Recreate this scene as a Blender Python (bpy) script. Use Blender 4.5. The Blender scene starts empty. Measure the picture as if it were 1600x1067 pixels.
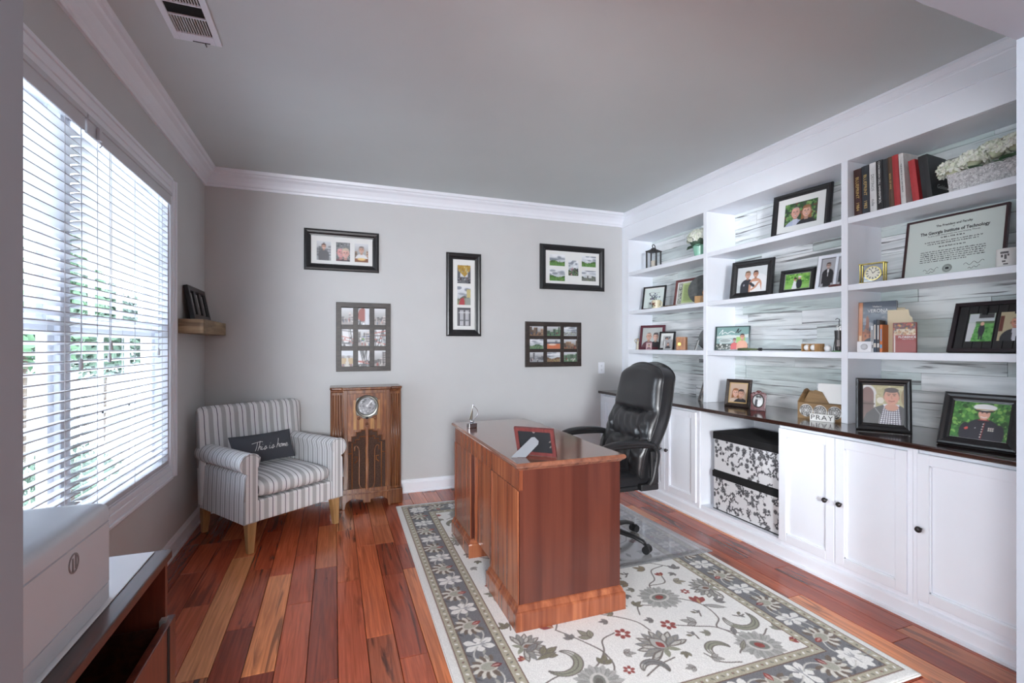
import bpy, bmesh, math, random
import numpy as np
from math import sin, cos, pi, radians as R
from mathutils import Vector, Matrix, Euler

random.seed(7)
rng = np.random.default_rng(11)
S = bpy.context.scene
COL = S.collection

# ------------------------------------------------------------------ camera
cam = bpy.data.cameras.new('camera')
cam.sensor_width = 36.0
cam.lens = 749.0 / 1600.0 * 36.0
cam.shift_y = 0.0047
cam.clip_start = 0.05
cam_o = bpy.data.objects.new('camera', cam)
cam_o.location = (0, 0, 1.35)
cam_o.rotation_euler = (R(90), 0, R(-20.36))
COL.objects.link(cam_o)
S.camera = cam_o

# ------------------------------------------------------------------ view, world, lights
S.view_settings.view_transform = 'Standard'
S.view_settings.look = 'None'
S.view_settings.gamma = 1.0
S.view_settings.use_curve_mapping = False
S.view_settings.exposure = 1.58
S.cycles.max_bounces = 10
S.cycles.diffuse_bounces = 6
S.cycles.glossy_bounces = 4
S.cycles.transparent_max_bounces = 12
S.cycles.caustics_reflective = False
S.cycles.caustics_refractive = False
S.cycles.sample_clamp_indirect = 6.0

W = bpy.data.worlds.new('overcast_sky')
S.world = W
W.use_nodes = True
bg = W.node_tree.nodes['Background']
bg.inputs['Color'].default_value = (0.76, 0.88, 1.0, 1)
bg.inputs['Strength'].default_value = 3.0

def area(name, loc, rot, sx, sy, power, color=(1, 1, 1), portal=False):
    l = bpy.data.lights.new(name, 'AREA')
    l.shape = 'RECTANGLE'; l.size = sx; l.size_y = sy
    l.energy = power; l.color = color
    if portal: l.cycles.is_portal = True
    o = bpy.data.objects.new(name, l)
    o.location = loc; o.rotation_euler = rot
    COL.objects.link(o)
    return o
sun = bpy.data.lights.new('hazy_sun', 'SUN')
sun.energy = 3.6; sun.angle = R(34); sun.color = (0.84, 0.92, 1.0)
sun_o = bpy.data.objects.new('hazy_sun', sun)
sun_o.rotation_euler = Vector((0.85, -0.06, -0.40)).to_track_quat('-Z', 'Y').to_euler()
sun_o.location = (-8, 3, 5)
COL.objects.link(sun_o)
# daylight enters through the window (portal), plus two unseen fill lights added behind the camera
area('window_portal', (-1.20, 2.45, 1.47), (0, R(-90), 0), 1.72, 2.28, 1, portal=True)
for hl_loc, hl_w, hl_r in (((-0.43, -2.7, 1.62), 330, .35), ((-1.95, -1.2, 1.30), 100, .35)):
    hl = bpy.data.lights.new('hall_fill_light', 'POINT')
    hl.energy = hl_w; hl.shadow_soft_size = hl_r; hl.color = (0.88, 0.94, 1.0)
    hl_o = bpy.data.objects.new('hall_fill_light', hl); hl_o.location = hl_loc
    COL.objects.link(hl_o)

# ------------------------------------------------------------------ mesh helpers
class MB:
    def __init__(s): s.v = []; s.f = []; s.m = []
    def add(s, vs, fs, mi=0):
        b = len(s.v); s.v += [tuple(p) for p in vs]
        s.f += [tuple(i + b for i in f) for f in fs]; s.m += [mi] * len(fs)
        return s
    def box(s, x0, y0, z0, x1, y1, z1, mi=0):
        x0, x1 = min(x0, x1), max(x0, x1); y0, y1 = min(y0, y1), max(y0, y1); z0, z1 = min(z0, z1), max(z0, z1)
        return s.add([(x0,y0,z0),(x1,y0,z0),(x1,y1,z0),(x0,y1,z0),(x0,y0,z1),(x1,y0,z1),(x1,y1,z1),(x0,y1,z1)],
              [(0,3,2,1),(4,5,6,7),(0,1,5,4),(1,2,6,5),(2,3,7,6),(3,0,4,7)], mi)
    def rings(s, rs, closed=True, cap0=True, cap1=True, mi=0, loop=False):
        n = len(rs[0]); vs = [p for r in rs for p in r]; fs = []
        k = n if closed else n - 1
        m = len(rs) if loop else len(rs) - 1
        for i in range(m):
            i2 = (i + 1) % len(rs)
            for j in range(k):
                j2 = (j + 1) % n
                fs.append((i*n+j, i*n+j2, i2*n+j2, i2*n+j))
        if cap0 and not loop: fs.append(tuple(reversed(range(n))))
        if cap1 and not loop: fs.append(tuple((len(rs)-1)*n + j for j in range(n)))
        return s.add(vs, fs, mi)
    def tube(s, pts, r, n=8, mi=0, flat=1.0, caps=True):
        pts = [Vector(p) for p in pts]; rr = r if isinstance(r, (list, tuple)) else [r]*len(pts)
        rs = []; up = None
        for i, p in enumerate(pts):
            t = (pts[min(i+1, len(pts)-1)] - pts[max(i-1, 0)]).normalized()
            if up is None:
                up = Vector((0,0,1)) if abs(t.z) < .9 else Vector((0,1,0))
            a = t.cross(up)
            if a.length < 1e-5: a = t.cross(Vector((1,0,0)))
            a.normalize(); b = a.cross(t).normalized(); up = b
            rs.append([p + a*(rr[i]*cos(2*pi*k/n)) + b*(rr[i]*flat*sin(2*pi*k/n)) for k in range(n)])
        return s.rings(rs, cap0=caps, cap1=caps, mi=mi)
    def lathe(s, prof, n=20, c=(0,0,0), mi=0, axis='z', loop=False):
        rs = []
        for r, z in prof:
            ring = []
            for k in range(n):
                a = 2*pi*k/n; x, y = r*cos(a), r*sin(a)
                if axis == 'z': p = (c[0]+x, c[1]+y, c[2]+z)
                elif axis == 'y': p = (c[0]+x, c[1]+z, c[2]-y)
                else: p = (c[0]+z, c[1]+x, c[2]+y)
                ring.append(p)
            rs.append(ring)
        return s.rings(rs, mi=mi, loop=loop)
    def ball(s, c, r, nu=14, nv=8, mi=0):
        rx, ry, rz = r if isinstance(r, (tuple, list)) else (r, r, r)
        rs = []
        for j in range(nv + 1):
            t = -pi/2 + pi*(j+.02)/(nv+.04)
            rs.append([(c[0]+rx*cos(t)*cos(2*pi*k/nu), c[1]+ry*cos(t)*sin(2*pi*k/nu), c[2]+rz*sin(t)) for k in range(nu)])
        return s.rings(rs, mi=mi)
    def prism(s, poly, a0, a1, axis='y', mi=0):
        # poly: list of 2D points. axis y: (x,z); axis x: (y,z); axis z: (x,y)
        def P(q, a):
            return (q[0], a, q[1]) if axis == 'y' else ((a, q[0], q[1]) if axis == 'x' else (q[0], q[1], a))
        return s.rings([[P(q, a0) for q in poly], [P(q, a1) for q in poly]], mi=mi)
    def grid(s, fn, nu, nv, mi=0):
        vs = [fn(i/nu, j/nv) for j in range(nv+1) for i in range(nu+1)]
        fs = [(j*(nu+1)+i, j*(nu+1)+i+1, (j+1)*(nu+1)+i+1, (j+1)*(nu+1)+i) for j in range(nv) for i in range(nu)]
        return s.add(vs, fs, mi)
    def xf(s, M, start=0):
        s.v[start:] = [tuple(M @ Vector(p)) for p in s.v[start:]]; return s

def link(o, parent=None):
    COL.objects.link(o)
    if parent is not None: o.parent = parent
    return o

def tag(o, label=None, cat=None, group=None, kind=None):
    if label: o['label'] = label
    if cat: o['category'] = cat
    if group: o['group'] = group
    if kind: o['kind'] = kind
    return o

def build(name, mb, mat, parent=None, smooth=False, bevel=0, seg=2, sub=0, loc=None, rot=None, ang=35):
    me = bpy.data.meshes.new(name)
    me.from_pydata(mb.v, [], mb.f)
    mats = mat if isinstance(mat, (list, tuple)) else [mat]
    for m in mats: me.materials.append(m)
    if len(mats) > 1: me.polygons.foreach_set('material_index', mb.m)
    bm = bmesh.new(); bm.from_mesh(me); bmesh.ops.recalc_face_normals(bm, faces=bm.faces); bm.to_mesh(me); bm.free()
    if smooth:
        me.polygons.foreach_set('use_smooth', [True]*len(me.polygons))
        if smooth == 'a': me.set_sharp_from_angle(angle=R(ang))
    o = bpy.data.objects.new(name, me)
    if loc is not None: o.location = loc
    if rot is not None: o.rotation_euler = rot
    if bevel:
        b = o.modifiers.new('bevel', 'BEVEL'); b.width = bevel; b.segments = seg; b.limit_method = 'ANGLE'; b.angle_limit = R(30)
        b.use_clamp_overlap = True
    if sub:
        q = o.modifiers.new('sub', 'SUBSURF'); q.levels = sub; q.render_levels = sub
    return link(o, parent)

def thing(name, label, cat, loc=(0,0,0), rz=0, group=None, tilt=0):
    o = bpy.data.objects.new(name, None)
    o.location = loc; o.rotation_euler = (tilt, 0, rz); o.empty_display_size = .05
    return tag(link(o), label, cat, group)

def copy_child(ch, parent):
    c = ch.copy(); COL.objects.link(c); c.parent = parent
    return c

def text_mesh(name, txt, size, mat, parent, loc=(0,0,0), rot=(R(90),0,0), align='CENTER', extrude=.0003, shear=0, sx=1.0, bold=0, space=1.0):
    cu = bpy.data.curves.new('t', 'FONT')
    cu.body = txt; cu.size = size; cu.align_x = align; cu.align_y = 'CENTER'; cu.extrude = extrude; cu.shear = shear
    cu.offset = bold; cu.resolution_u = 3; cu.space_character = space
    to = bpy.data.objects.new('t', cu)
    me = bpy.data.meshes.new_from_object(to)
    bpy.data.objects.remove(to); bpy.data.curves.remove(cu)
    me.name = name; me.materials.clear(); me.materials.append(mat)
    o = bpy.data.objects.new(name, me); o.location = loc; o.rotation_euler = rot; o.scale = (sx, 1, 1)
    return link(o, parent)

# ------------------------------------------------------------------ materials
def lin(c):
    c = np.asarray(c, dtype=float) / 255.0
    return np.where(c <= .04045, c/12.92, ((c+.055)/1.055)**2.4)
def L4(c): return tuple(float(x) for x in lin(c)) + (1.0,)

def nodemat(name):
    m = bpy.data.materials.new(name); m.use_nodes = True
    nt = m.node_tree; b = nt.nodes['Principled BSDF']
    return m, nt, b
def N(nt, typ, **kw):
    n = nt.nodes.new(typ)
    for k, v in kw.items(): setattr(n, k, v)
    return n

def mat(name, c, rough=.5, metal=0, coat=0, noise=0, nscale=20, bump=0, bscale=200, spec=.5, trans=0, c2=None, sheen=0, coat_rough=.08):
    m, nt, b = nodemat(name)
    b.inputs['Base Color'].default_value = L4(c)
    b.inputs['Roughness'].default_value = rough
    b.inputs['Metallic'].default_value = metal
    b.inputs['Coat Weight'].default_value = coat
    b.inputs['Coat Roughness'].default_value = coat_rough
    b.inputs['Specular IOR Level'].default_value = spec
    b.inputs['Sheen Weight'].default_value = sheen
    tc = N(nt, 'ShaderNodeTexCoord')
    if noise or c2:
        n = N(nt, 'ShaderNodeTexNoise'); n.inputs['Scale'].default_value = nscale; n.inputs['Detail'].default_value = 5
        nt.links.new(tc.outputs['Object'], n.inputs['Vector'])
        r = N(nt, 'ShaderNodeValToRGB')
        a = lin(c); d = lin(c2) if c2 else np.clip(a*(1-noise), 0, 1)
        r.color_ramp.elements[0].position = .35; r.color_ramp.elements[1].position = .65
        r.color_ramp.elements[0].color = tuple(float(x) for x in d) + (1,)
        r.color_ramp.elements[1].color = tuple(float(x) for x in a) + (1,)
        nt.links.new(n.outputs['Fac'], r.inputs['Fac']); nt.links.new(r.outputs['Color'], b.inputs['Base Color'])
    if bump:
        n = N(nt, 'ShaderNodeTexNoise'); n.inputs['Scale'].default_value = bscale; n.inputs['Detail'].default_value = 3
        nt.links.new(tc.outputs['Object'], n.inputs['Vector'])
        bp = N(nt, 'ShaderNodeBump'); bp.inputs['Strength'].default_value = bump; bp.inputs['Distance'].default_value = .002
        nt.links.new(n.outputs['Fac'], bp.inputs['Height']); nt.links.new(bp.outputs['Normal'], b.inputs['Normal'])
    return m

def wood(name, stops, scale=(30, 30, 1.5), rough=.35, coat=0, src='Object', bump=.05, rnd=True, distort=1.5):
    m, nt, b = nodemat(name)
    tc = N(nt, 'ShaderNodeTexCoord'); mp = N(nt, 'ShaderNodeMapping'); mp.inputs['Scale'].default_value = scale
    nt.links.new(tc.outputs[src], mp.inputs['Vector'])
    vec = mp.outputs['Vector']
    if rnd:
        oi = N(nt, 'ShaderNodeObjectInfo'); ad = N(nt, 'ShaderNodeVectorMath', operation='ADD'); ml = N(nt, 'ShaderNodeMath', operation='MULTIPLY')
        ml.inputs[1].default_value = 37.0
        nt.links.new(oi.outputs['Random'], ml.inputs[0]); nt.links.new(vec, ad.inputs[0]); nt.links.new(ml.outputs[0], ad.inputs[1])
        vec = ad.outputs[0]
    n = N(nt, 'ShaderNodeTexNoise'); n.inputs['Scale'].default_value = 1; n.inputs['Detail'].default_value = 6; n.inputs['Distortion'].default_value = distort
    nt.links.new(vec, n.inputs['Vector'])
    r = N(nt, 'ShaderNodeValToRGB')
    els = r.color_ramp.elements
    while len(els) < len(stops): els.new(.5)
    for e, (p, c) in zip(els, stops): e.position = p; e.color = L4(c)
    nt.links.new(n.outputs['Fac'], r.inputs['Fac']); nt.links.new(r.outputs['Color'], b.inputs['Base Color'])
    b.inputs['Roughness'].default_value = rough; b.inputs['Coat Weight'].default_value = coat; b.inputs['Coat Roughness'].default_value = .12
    if bump:
        bp = N(nt, 'ShaderNodeBump'); bp.inputs['Strength'].default_value = bump; bp.inputs['Distance'].default_value = .001
        nt.links.new(n.outputs['Fac'], bp.inputs['Height']); nt.links.new(bp.outputs['Normal'], b.inputs['Normal'])
    return m

def print_mat(name, rough=.4, coat=.35):
    m, nt, b = nodemat(name)
    at = N(nt, 'ShaderNodeAttribute'); at.attribute_name = 'Col'
    nt.links.new(at.outputs['Color'], b.inputs['Base Color'])
    b.inputs['Roughness'].default_value = rough; b.inputs['Coat Weight'].default_value = coat; b.inputs['Coat Roughness'].default_value = .06
    return m

M = {}
M['wall'] = mat('wall_paint', (203, 203, 203), .75, noise=.03, nscale=3, bump=.08, bscale=350)
M['front'] = mat('opening_shade_paint', (152, 158, 168), .7, noise=.03, nscale=3)  # shade of the jamb and header put into a darker grey
M['ceil'] = mat('ceiling_paint', (210, 217, 217), .85, noise=.03, nscale=2)
M['white'] = mat('white_trim_paint', (240, 243, 250), .38, noise=.02, nscale=5)
M['white2'] = mat('white_cabinet_paint', (240, 243, 250), .33, noise=.02, nscale=4)
M['slat'] = mat('blind_slat_white', (206, 208, 214), .45)
M['cord'] = mat('blind_cord', (205, 205, 208), .8)
M['black'] = mat('black_frame_paint', (34, 33, 35), .32, noise=.25, nscale=60)
M['darkwood_frame'] = wood('dark_wood_frame', [(.3, (38, 31, 29)), (.7, (66, 55, 50))], (8, 8, 40), .45)
M['matboard'] = mat('white_mat_board', (228, 228, 226), .8)
M['chrome'] = mat('chrome', (215, 215, 220), .12, metal=1)
M['silver'] = mat('silver_frame', (190, 190, 190), .3, metal=.8)
M['brass'] = mat('brass', (205, 180, 100), .2, metal=1)
M['knob'] = mat('dark_bronze_knob', (58, 54, 54), .28, metal=.6)
M['leather'] = mat('black_leather', (36, 36, 38), .30, bump=.2, bscale=260, coat=.2, coat_rough=.22)
M['plastic'] = mat('black_plastic', (30, 30, 32), .42)
M['counter'] = wood('countertop_wood', [(.3, (40, 24, 20)), (.7, (66, 40, 32))], (26, 1.4, 26), .14, coat=.6, bump=.01)
M['print'] = print_mat('photo_print', .4, .18)
M['ink'] = mat('print_ink', (40, 38, 38), .7)
M['whiteink'] = mat('white_lettering', (232, 232, 230), .7)
M['goldink'] = mat('gold_lettering', (205, 176, 110), .4)
M['paper'] = mat('white_paper', (232, 232, 230), .8)
M['dark'] = mat('dark_void', (18, 17, 17), .9)

# ------------------------------------------------------------------ paint canvas (flat prints and the rug pattern)
class Canvas:
    def __init__(s, nx, ny, w, h, c=(200,200,200)):
        s.nx, s.ny, s.w, s.h = nx, ny, w, h
        s.a = np.empty((ny, nx, 3)); s.a[:] = c
        s.px = w/(nx-1)
    def _win(s, x0, y0, x1, y1):
        i0 = max(int((x0)/s.w*(s.nx-1)), 0); i1 = min(int(math.ceil(x1/s.w*(s.nx-1)))+1, s.nx)
        j0 = max(int((y0)/s.h*(s.ny-1)), 0); j1 = min(int(math.ceil(y1/s.h*(s.ny-1)))+1, s.ny)
        if i1 <= i0 or j1 <= j0: return None
        X, Y = np.meshgrid(np.arange(i0, i1)*s.w/(s.nx-1), np.arange(j0, j1)*s.h/(s.ny-1))
        return (slice(j0, j1), slice(i0, i1)), X, Y
    def _mix(s, sl, k, c, op=1):
        k = np.clip(k, 0, 1)[..., None]*op
        s.a[sl] = s.a[sl]*(1-k) + np.asarray(c, float)*k
    def rect(s, x0, y0, x1, y1, c, op=1):
        w = s._win(x0, y0, x1, y1)
        if w:
            sl, X, Y = w; p = s.px
            k = np.minimum(np.minimum((X-x0)/p+.5, (x1-X)/p+.5), np.minimum((Y-y0)/p+.5, (y1-Y)/p+.5))
            s._mix(sl, k, c, op)
    def ell(s, cx, cy, rx, ry, c, ang=0, op=1):
        r = max(rx, ry)+s.px*2; w = s._win(cx-r, cy-r, cx+r, cy+r)
        if w:
            sl, X, Y = w; ca, sa = cos(ang), sin(ang)
            u = ((X-cx)*ca+(Y-cy)*sa)/rx; v = (-(X-cx)*sa+(Y-cy)*ca)/ry
            d = np.sqrt(u*u+v*v)
            s._mix(sl, (1-d)*min(rx, ry)/s.px+.5, c, op)
    def petal(s, x, y, ang, ln, wd, c, op=1, tip=1.0):
        # leaf shape from (x,y) along ang
        r = ln+s.px*2; w = s._win(x-r, y-r, x+r, y+r)
        if w:
            sl, X, Y = w; ca, sa = cos(ang), sin(ang)
            u = ((X-x)*ca+(Y-y)*sa)/ln; v = np.abs(-(X-x)*sa+(Y-y)*ca)
            prof = wd*np.clip(np.sin(pi*np.clip(u, 0, 1)**tip), 0, 1)
            k = np.where((u > 0) & (u < 1), (prof-v)/s.px+.5, 0)
            s._mix(sl, k, c, op)
    def line(s, pts, wd, c, op=1):
        pts = np.asarray(pts, float)
        for (x0, y0), (x1, y1) in zip(pts[:-1], pts[1:]):
            w = s._win(min(x0,x1)-wd-s.px, min(y0,y1)-wd-s.px, max(x0,x1)+wd+s.px, max(y0,y1)+wd+s.px)
            if not w: continue
            sl, X, Y = w; dx, dy = x1-x0, y1-y0; q = dx*dx+dy*dy+1e-12
            t = np.clip(((X-x0)*dx+(Y-y0)*dy)/q, 0, 1)
            d = np.hypot(X-x0-t*dx, Y-y0-t*dy)
            s._mix(sl, (wd-d)/s.px+.5, c, op)
    def poly(s, pts, c, op=1):
        pts = np.asarray(pts, float); mn = pts.min(0); mx = pts.max(0)
        w = s._win(mn[0], mn[1], mx[0], mx[1])
        if not w: return
        sl, X, Y = w; ins = np.zeros(X.shape, bool)
        for (x0, y0), (x1, y1) in zip(pts, np.roll(pts, -1, 0)):
            cnd = ((y0 > Y) != (y1 > Y)) & (X < (x1-x0)*(Y-y0)/((y1-y0) or 1e-9)+x0)
            ins ^= cnd
        s._mix(sl, ins.astype(float), c, op)
    def speck(s, x0, y0, x1, y1, n, r, cols, op=1):
        for _ in range(n):
            q = r*random.uniform(.5, 1.3)
            s.ell(random.uniform(x0, x1), random.uniform(y0, y1), q, q*random.uniform(.5, 1), random.choice(cols), random.uniform(0, 3), op)
    def grad(s, c0, c1):
        t = np.linspace(0, 1, s.ny)[:, None, None]
        s.a[:] = np.asarray(c0, float)*(1-t) + np.asarray(c1, float)*t
    def noise(s, amt):
        s.a += rng.normal(0, amt, (s.ny, s.nx, 1))
        s.a = np.clip(s.a, 0, 255)

def paint(name, cv, parent, m=None, loc=(0,0,0), axis='xz', zfn=None, flip=False):
    """flat printed sheet: a grid mesh with the canvas as colour attribute; axis xz faces -y, axis xy faces +z; origin = lower middle"""
    nx, ny = cv.nx, cv.ny
    X, Y = np.meshgrid(np.linspace(0, cv.w, nx), np.linspace(0, cv.h, ny))
    co = np.zeros((ny*nx, 3)); co[:, 0] = X.ravel()-cv.w/2
    if axis == 'xz': co[:, 2] = Y.ravel()
    else: co[:, 1] = Y.ravel()-cv.h/2
    if zfn is not None: co[:, 2 if axis == 'xy' else 1] += zfn.ravel()
    me = bpy.data.meshes.new(name)
    nf = (nx-1)*(ny-1)
    me.vertices.add(nx*ny); me.vertices.foreach_set('co', co.ravel())
    idx = (np.arange(ny-1)[:, None]*nx + np.arange(nx-1)[None]).ravel()
    quad = np.stack([idx, idx+1, idx+nx+1, idx+nx], 1)
    me.loops.add(nf*4); me.loops.foreach_set('vertex_index', quad.ravel().astype(np.int32))
    me.polygons.add(nf); me.polygons.foreach_set('loop_start', (np.arange(nf)*4).astype(np.int32))
    me.update(calc_edges=True)
    at = me.color_attributes.new('Col', 'FLOAT_COLOR', 'POINT')
    c = np.ones((nx*ny, 4), np.float32); c[:, :3] = lin(np.clip(cv.a, 0, 255)).reshape(-1, 3)
    at.data.foreach_set('color', c.ravel())
    me.materials.append(m or M['print'])
    o = bpy.data.objects.new(name, me); o.location = loc
    return link(o, parent)
# ================================================================== THE SETTING
XL, XR, YB, YF, ZC = -0.98, 3.27, 4.49, 0.85, 2.78      # room faces
def struct(name, mb, m, parent=None, **k):
    return tag(build(name, mb, m, parent, **k), kind='structure') if parent is None else build(name, mb, m, parent, **k)

# ---- floor with individual tigerwood planks
def plank_mat(name, cols, streak):
    m, nt, b = nodemat(name)
    geo = N(nt, 'ShaderNodeNewGeometry'); oi = N(nt, 'ShaderNodeObjectInfo')
    off = N(nt, 'ShaderNodeMath', operation='MULTIPLY'); off.inputs[1].default_value = 91.0
    nt.links.new(oi.outputs['Random'], off.inputs[0])
    def stretched(sc, det, dist):
        mp = N(nt, 'ShaderNodeMapping'); mp.inputs['Scale'].default_value = sc
        nt.links.new(geo.outputs['Position'], mp.inputs['Vector'])
        ad = N(nt, 'ShaderNodeVectorMath', operation='ADD')
        nt.links.new(mp.outputs['Vector'], ad.inputs[0]); nt.links.new(off.outputs[0], ad.inputs[1])
        n = N(nt, 'ShaderNodeTexNoise'); n.inputs['Scale'].default_value = 1; n.inputs['Detail'].default_value = det; n.inputs['Distortion'].default_value = dist
        nt.links.new(ad.outputs[0], n.inputs['Vector'])
        return n
    tone = N(nt, 'ShaderNodeValToRGB')
    els = tone.color_ramp.elements
    while len(els) < len(cols): els.new(.5)
    for e, (p, c) in zip(els, cols): e.position = p; e.color = L4(c)
    tone.color_ramp.interpolation = 'LINEAR'
    nt.links.new(oi.outputs['Random'], tone.inputs['Fac'])
    g = stretched((55, 2.2, 1), 6, 1.2)
    gr = N(nt, 'ShaderNodeValToRGB'); gr.color_ramp.elements[0].position = .3; gr.color_ramp.elements[1].position = .72
    gr.color_ramp.elements[0].color = (.72, .64, .60, 1); gr.color_ramp.elements[1].color = (1.36, 1.32, 1.25, 1)
    nt.links.new(g.outputs['Fac'], gr.inputs['Fac'])
    mx = N(nt, 'ShaderNodeMix', data_type='RGBA', blend_type='MULTIPLY'); mx.inputs['Factor'].default_value = 1
    nt.links.new(tone.outputs['Color'], mx.inputs['A']); nt.links.new(gr.outputs['Color'], mx.inputs['B'])
    # dark tiger streaks, strong only on some boards
    d = stretched((13, .95, 1), 5, 2.2)
    dr = N(nt, 'ShaderNodeValToRGB'); dr.color_ramp.elements[0].position = .55; dr.color_ramp.elements[1].position = .64
    nt.links.new(d.outputs['Fac'], dr.inputs['Fac'])
    wn = N(nt, 'ShaderNodeTexWhiteNoise', noise_dimensions='1D'); nt.links.new(off.outputs[0], wn.inputs['W'])
    pw = N(nt, 'ShaderNodeMath', operation='POWER'); pw.inputs[1].default_value = 1.3
    nt.links.new(wn.outputs['Value'], pw.inputs[0])
    ms = N(nt, 'ShaderNodeMath', operation='MULTIPLY'); nt.links.new(dr.outputs['Color'], ms.inputs[0]); nt.links.new(pw.outputs[0], ms.inputs[1])
    m2 = N(nt, 'ShaderNodeMix', data_type='RGBA'); nt.links.new(ms.outputs[0], m2.inputs['Factor'])
    nt.links.new(mx.outputs['Result'], m2.inputs['A']); m2.inputs['B'].default_value = L4(streak)
    nt.links.new(m2.outputs['Result'], b.inputs['Base Color'])
    b.inputs['Roughness'].default_value = .24; b.inputs['Coat Weight'].default_value = .25; b.inputs['Coat Roughness'].default_value = .16
    return m
M['plank'] = plank_mat('tigerwood_floor', [(0, (126, 54, 36)), (.2, (172, 82, 54)), (.36, (146, 66, 46)), (.52, (196, 104, 66)), (.68, (176, 84, 56)), (.8, (216, 138, 88)), (.9, (150, 66, 46)), (1, (228, 162, 108))], (44, 22, 18))
fl = struct('floor', MB().box(XL-.1, YF-.2, -.12, XR+.1, YB+.1, -.013), mat('subfloor_gap', (36, 20, 16), .8))
RUGC = Vector((1.37, 2.68)); RUGA = R(-1.0); RHX, RHY = .91, 1.41
PW = .1245
nrow = int((2.70-XL)/PW)+1
for r in range(nrow):
    x0 = XL + r*PW; x1 = min(x0+PW, 2.72)
    y = YF-.14 - random.uniform(0, .7)
    while y < YB:
        ln = random.choice((.38, .5, .62, .75, .9, 1.1, 1.25)) * random.uniform(.9, 1.1)
        a, b_ = max(y, YF-.14), min(y+ln, YB)
        y += ln
        if b_-a < .05: continue
        # boards wholly under the rug show nothing
        if x0 > .56 and x1 < 2.18 and a > 1.36 and b_ < 4.02: continue
        e = .0012; c = .0014
        vs = [(x0+e, a+e, -.013), (x1-e, a+e, -.013), (x1-e, b_-e, -.013), (x0+e, b_-e, -.013),
              (x0+e, a+e, -c), (x1-e, a+e, -c), (x1-e, b_-e, -c), (x0+e, b_-e, -c),
              (x0+e+c, a+e+c, 0), (x1-e-c, a+e+c, 0), (x1-e-c, b_-e-c, 0), (x0+e+c, b_-e-c, 0)]
        fs = [(0,1,5,4),(1,2,6,5),(2,3,7,6),(3,0,4,7),(4,5,9,8),(5,6,10,9),(6,7,11,10),(7,4,8,11),(8,9,10,11)]
        build('plank', MB().add(vs, fs), M['plank'], fl)

# ---- walls, ceiling
struct('wall_back', MB().box(XL-.14, YB, -.1, XR+.12, YB+.12, ZC+.1), M['wall'])
WY0, WY1, WZ0, WZ1 = 1.30, 3.59, .60, 2.325         # window opening
struct('wall_left', MB().box(XL-.14, YF-.12, -.1, XL, WY0, ZC+.1).box(XL-.14, WY1, -.1, XL, YB+.1, ZC+.1)
       .box(XL-.14, WY0, -.1, XL, WY1, WZ0).box(XL-.14, WY0, WZ1, XL, WY1, ZC+.1), M['wall'])
struct('wall_right', MB().box(XR, YF-.12, -.1, XR+.12, YB+.1, ZC+.1), M['wall'])
struct('ceiling', MB().box(XL-.14, YF-.12, ZC, XR+.12, YB+.1, ZC+.1), M['ceil'])
OX0, OX1, OZ = -.40, 1.985, 2.30                     # cased opening to the hall
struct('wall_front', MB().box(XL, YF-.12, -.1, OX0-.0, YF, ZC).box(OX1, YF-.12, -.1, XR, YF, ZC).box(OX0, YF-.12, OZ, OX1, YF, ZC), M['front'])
# hall behind the opening
HX0, HX1, HY0 = -2.2, 4.4, -3.2
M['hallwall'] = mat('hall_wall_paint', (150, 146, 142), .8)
struct('floor_hall', MB().box(HX0, HY0, -.12, HX1, YF-.141, -.001), wood('hall_floor_wood', [(.3, (96, 44, 30)), (.7, (150, 76, 48))], (8, .8, 8), .28))
struct('ceiling_hall', MB().box(HX0, HY0, ZC, HX1, YF-.12, ZC+.1), M['hallwall'])
struct('wall_hall_left', MB().box(HX0-.1, HY0, -.1, HX0, YF-.12, ZC), M['hallwall'])
struct('wall_hall_right', MB().box(HX1, HY0, -.1, HX1+.1, YF-.12, ZC), M['hallwall'])
struct('wall_hall_back', MB().box(HX0, HY0-.1, -.1, HX1, HY0, ZC), M['hallwall'])
struct('wall_hall_front', MB().box(HX0, YF-.22, -.1, XL-.14, YF-.12, ZC).box(XR+.12, YF-.22, -.1, HX1, YF-.12, ZC), M['hallwall'])

# ---- crown mouldings
def crown_prof(d, z):   # d: depth from wall, z heights; list of (out, z)
    return [(0, 2.645), (.014, 2.645), (.018, 2.660), (.026, 2.668), (.034, 2.690), (.052, 2.722), (.072, 2.738), (.078, 2.750), (.092, 2.755), (.098, 2.778), (.098, 2.7795), (0, 2.7795)]
pr = crown_prof(0, 0)
mb = MB().prism([(YB-o, z) for o, z in pr], XL, 2.945, 'x')
struct('trim_1', mb, M['white'])
mb = MB().prism([(XL+o, z) for o, z in pr], YF, YB-.002, 'y')
struct('trim_2', mb, M['white'])
# ---- baseboards
bp = [(0, 0), (.022, 0), (.022, .014), (.015, .018), (.014, .088), (.010, .096), (.007, .112), (0, .118)]
struct('baseboard_back', MB().prism([(YB-o, z) for o, z in bp], XL, 2.66, 'x'), M['white'])
struct('baseboard_left', MB().prism([(XL+o, z) for o, z in bp], YF, YB-.002, 'y'), M['white'])

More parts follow.
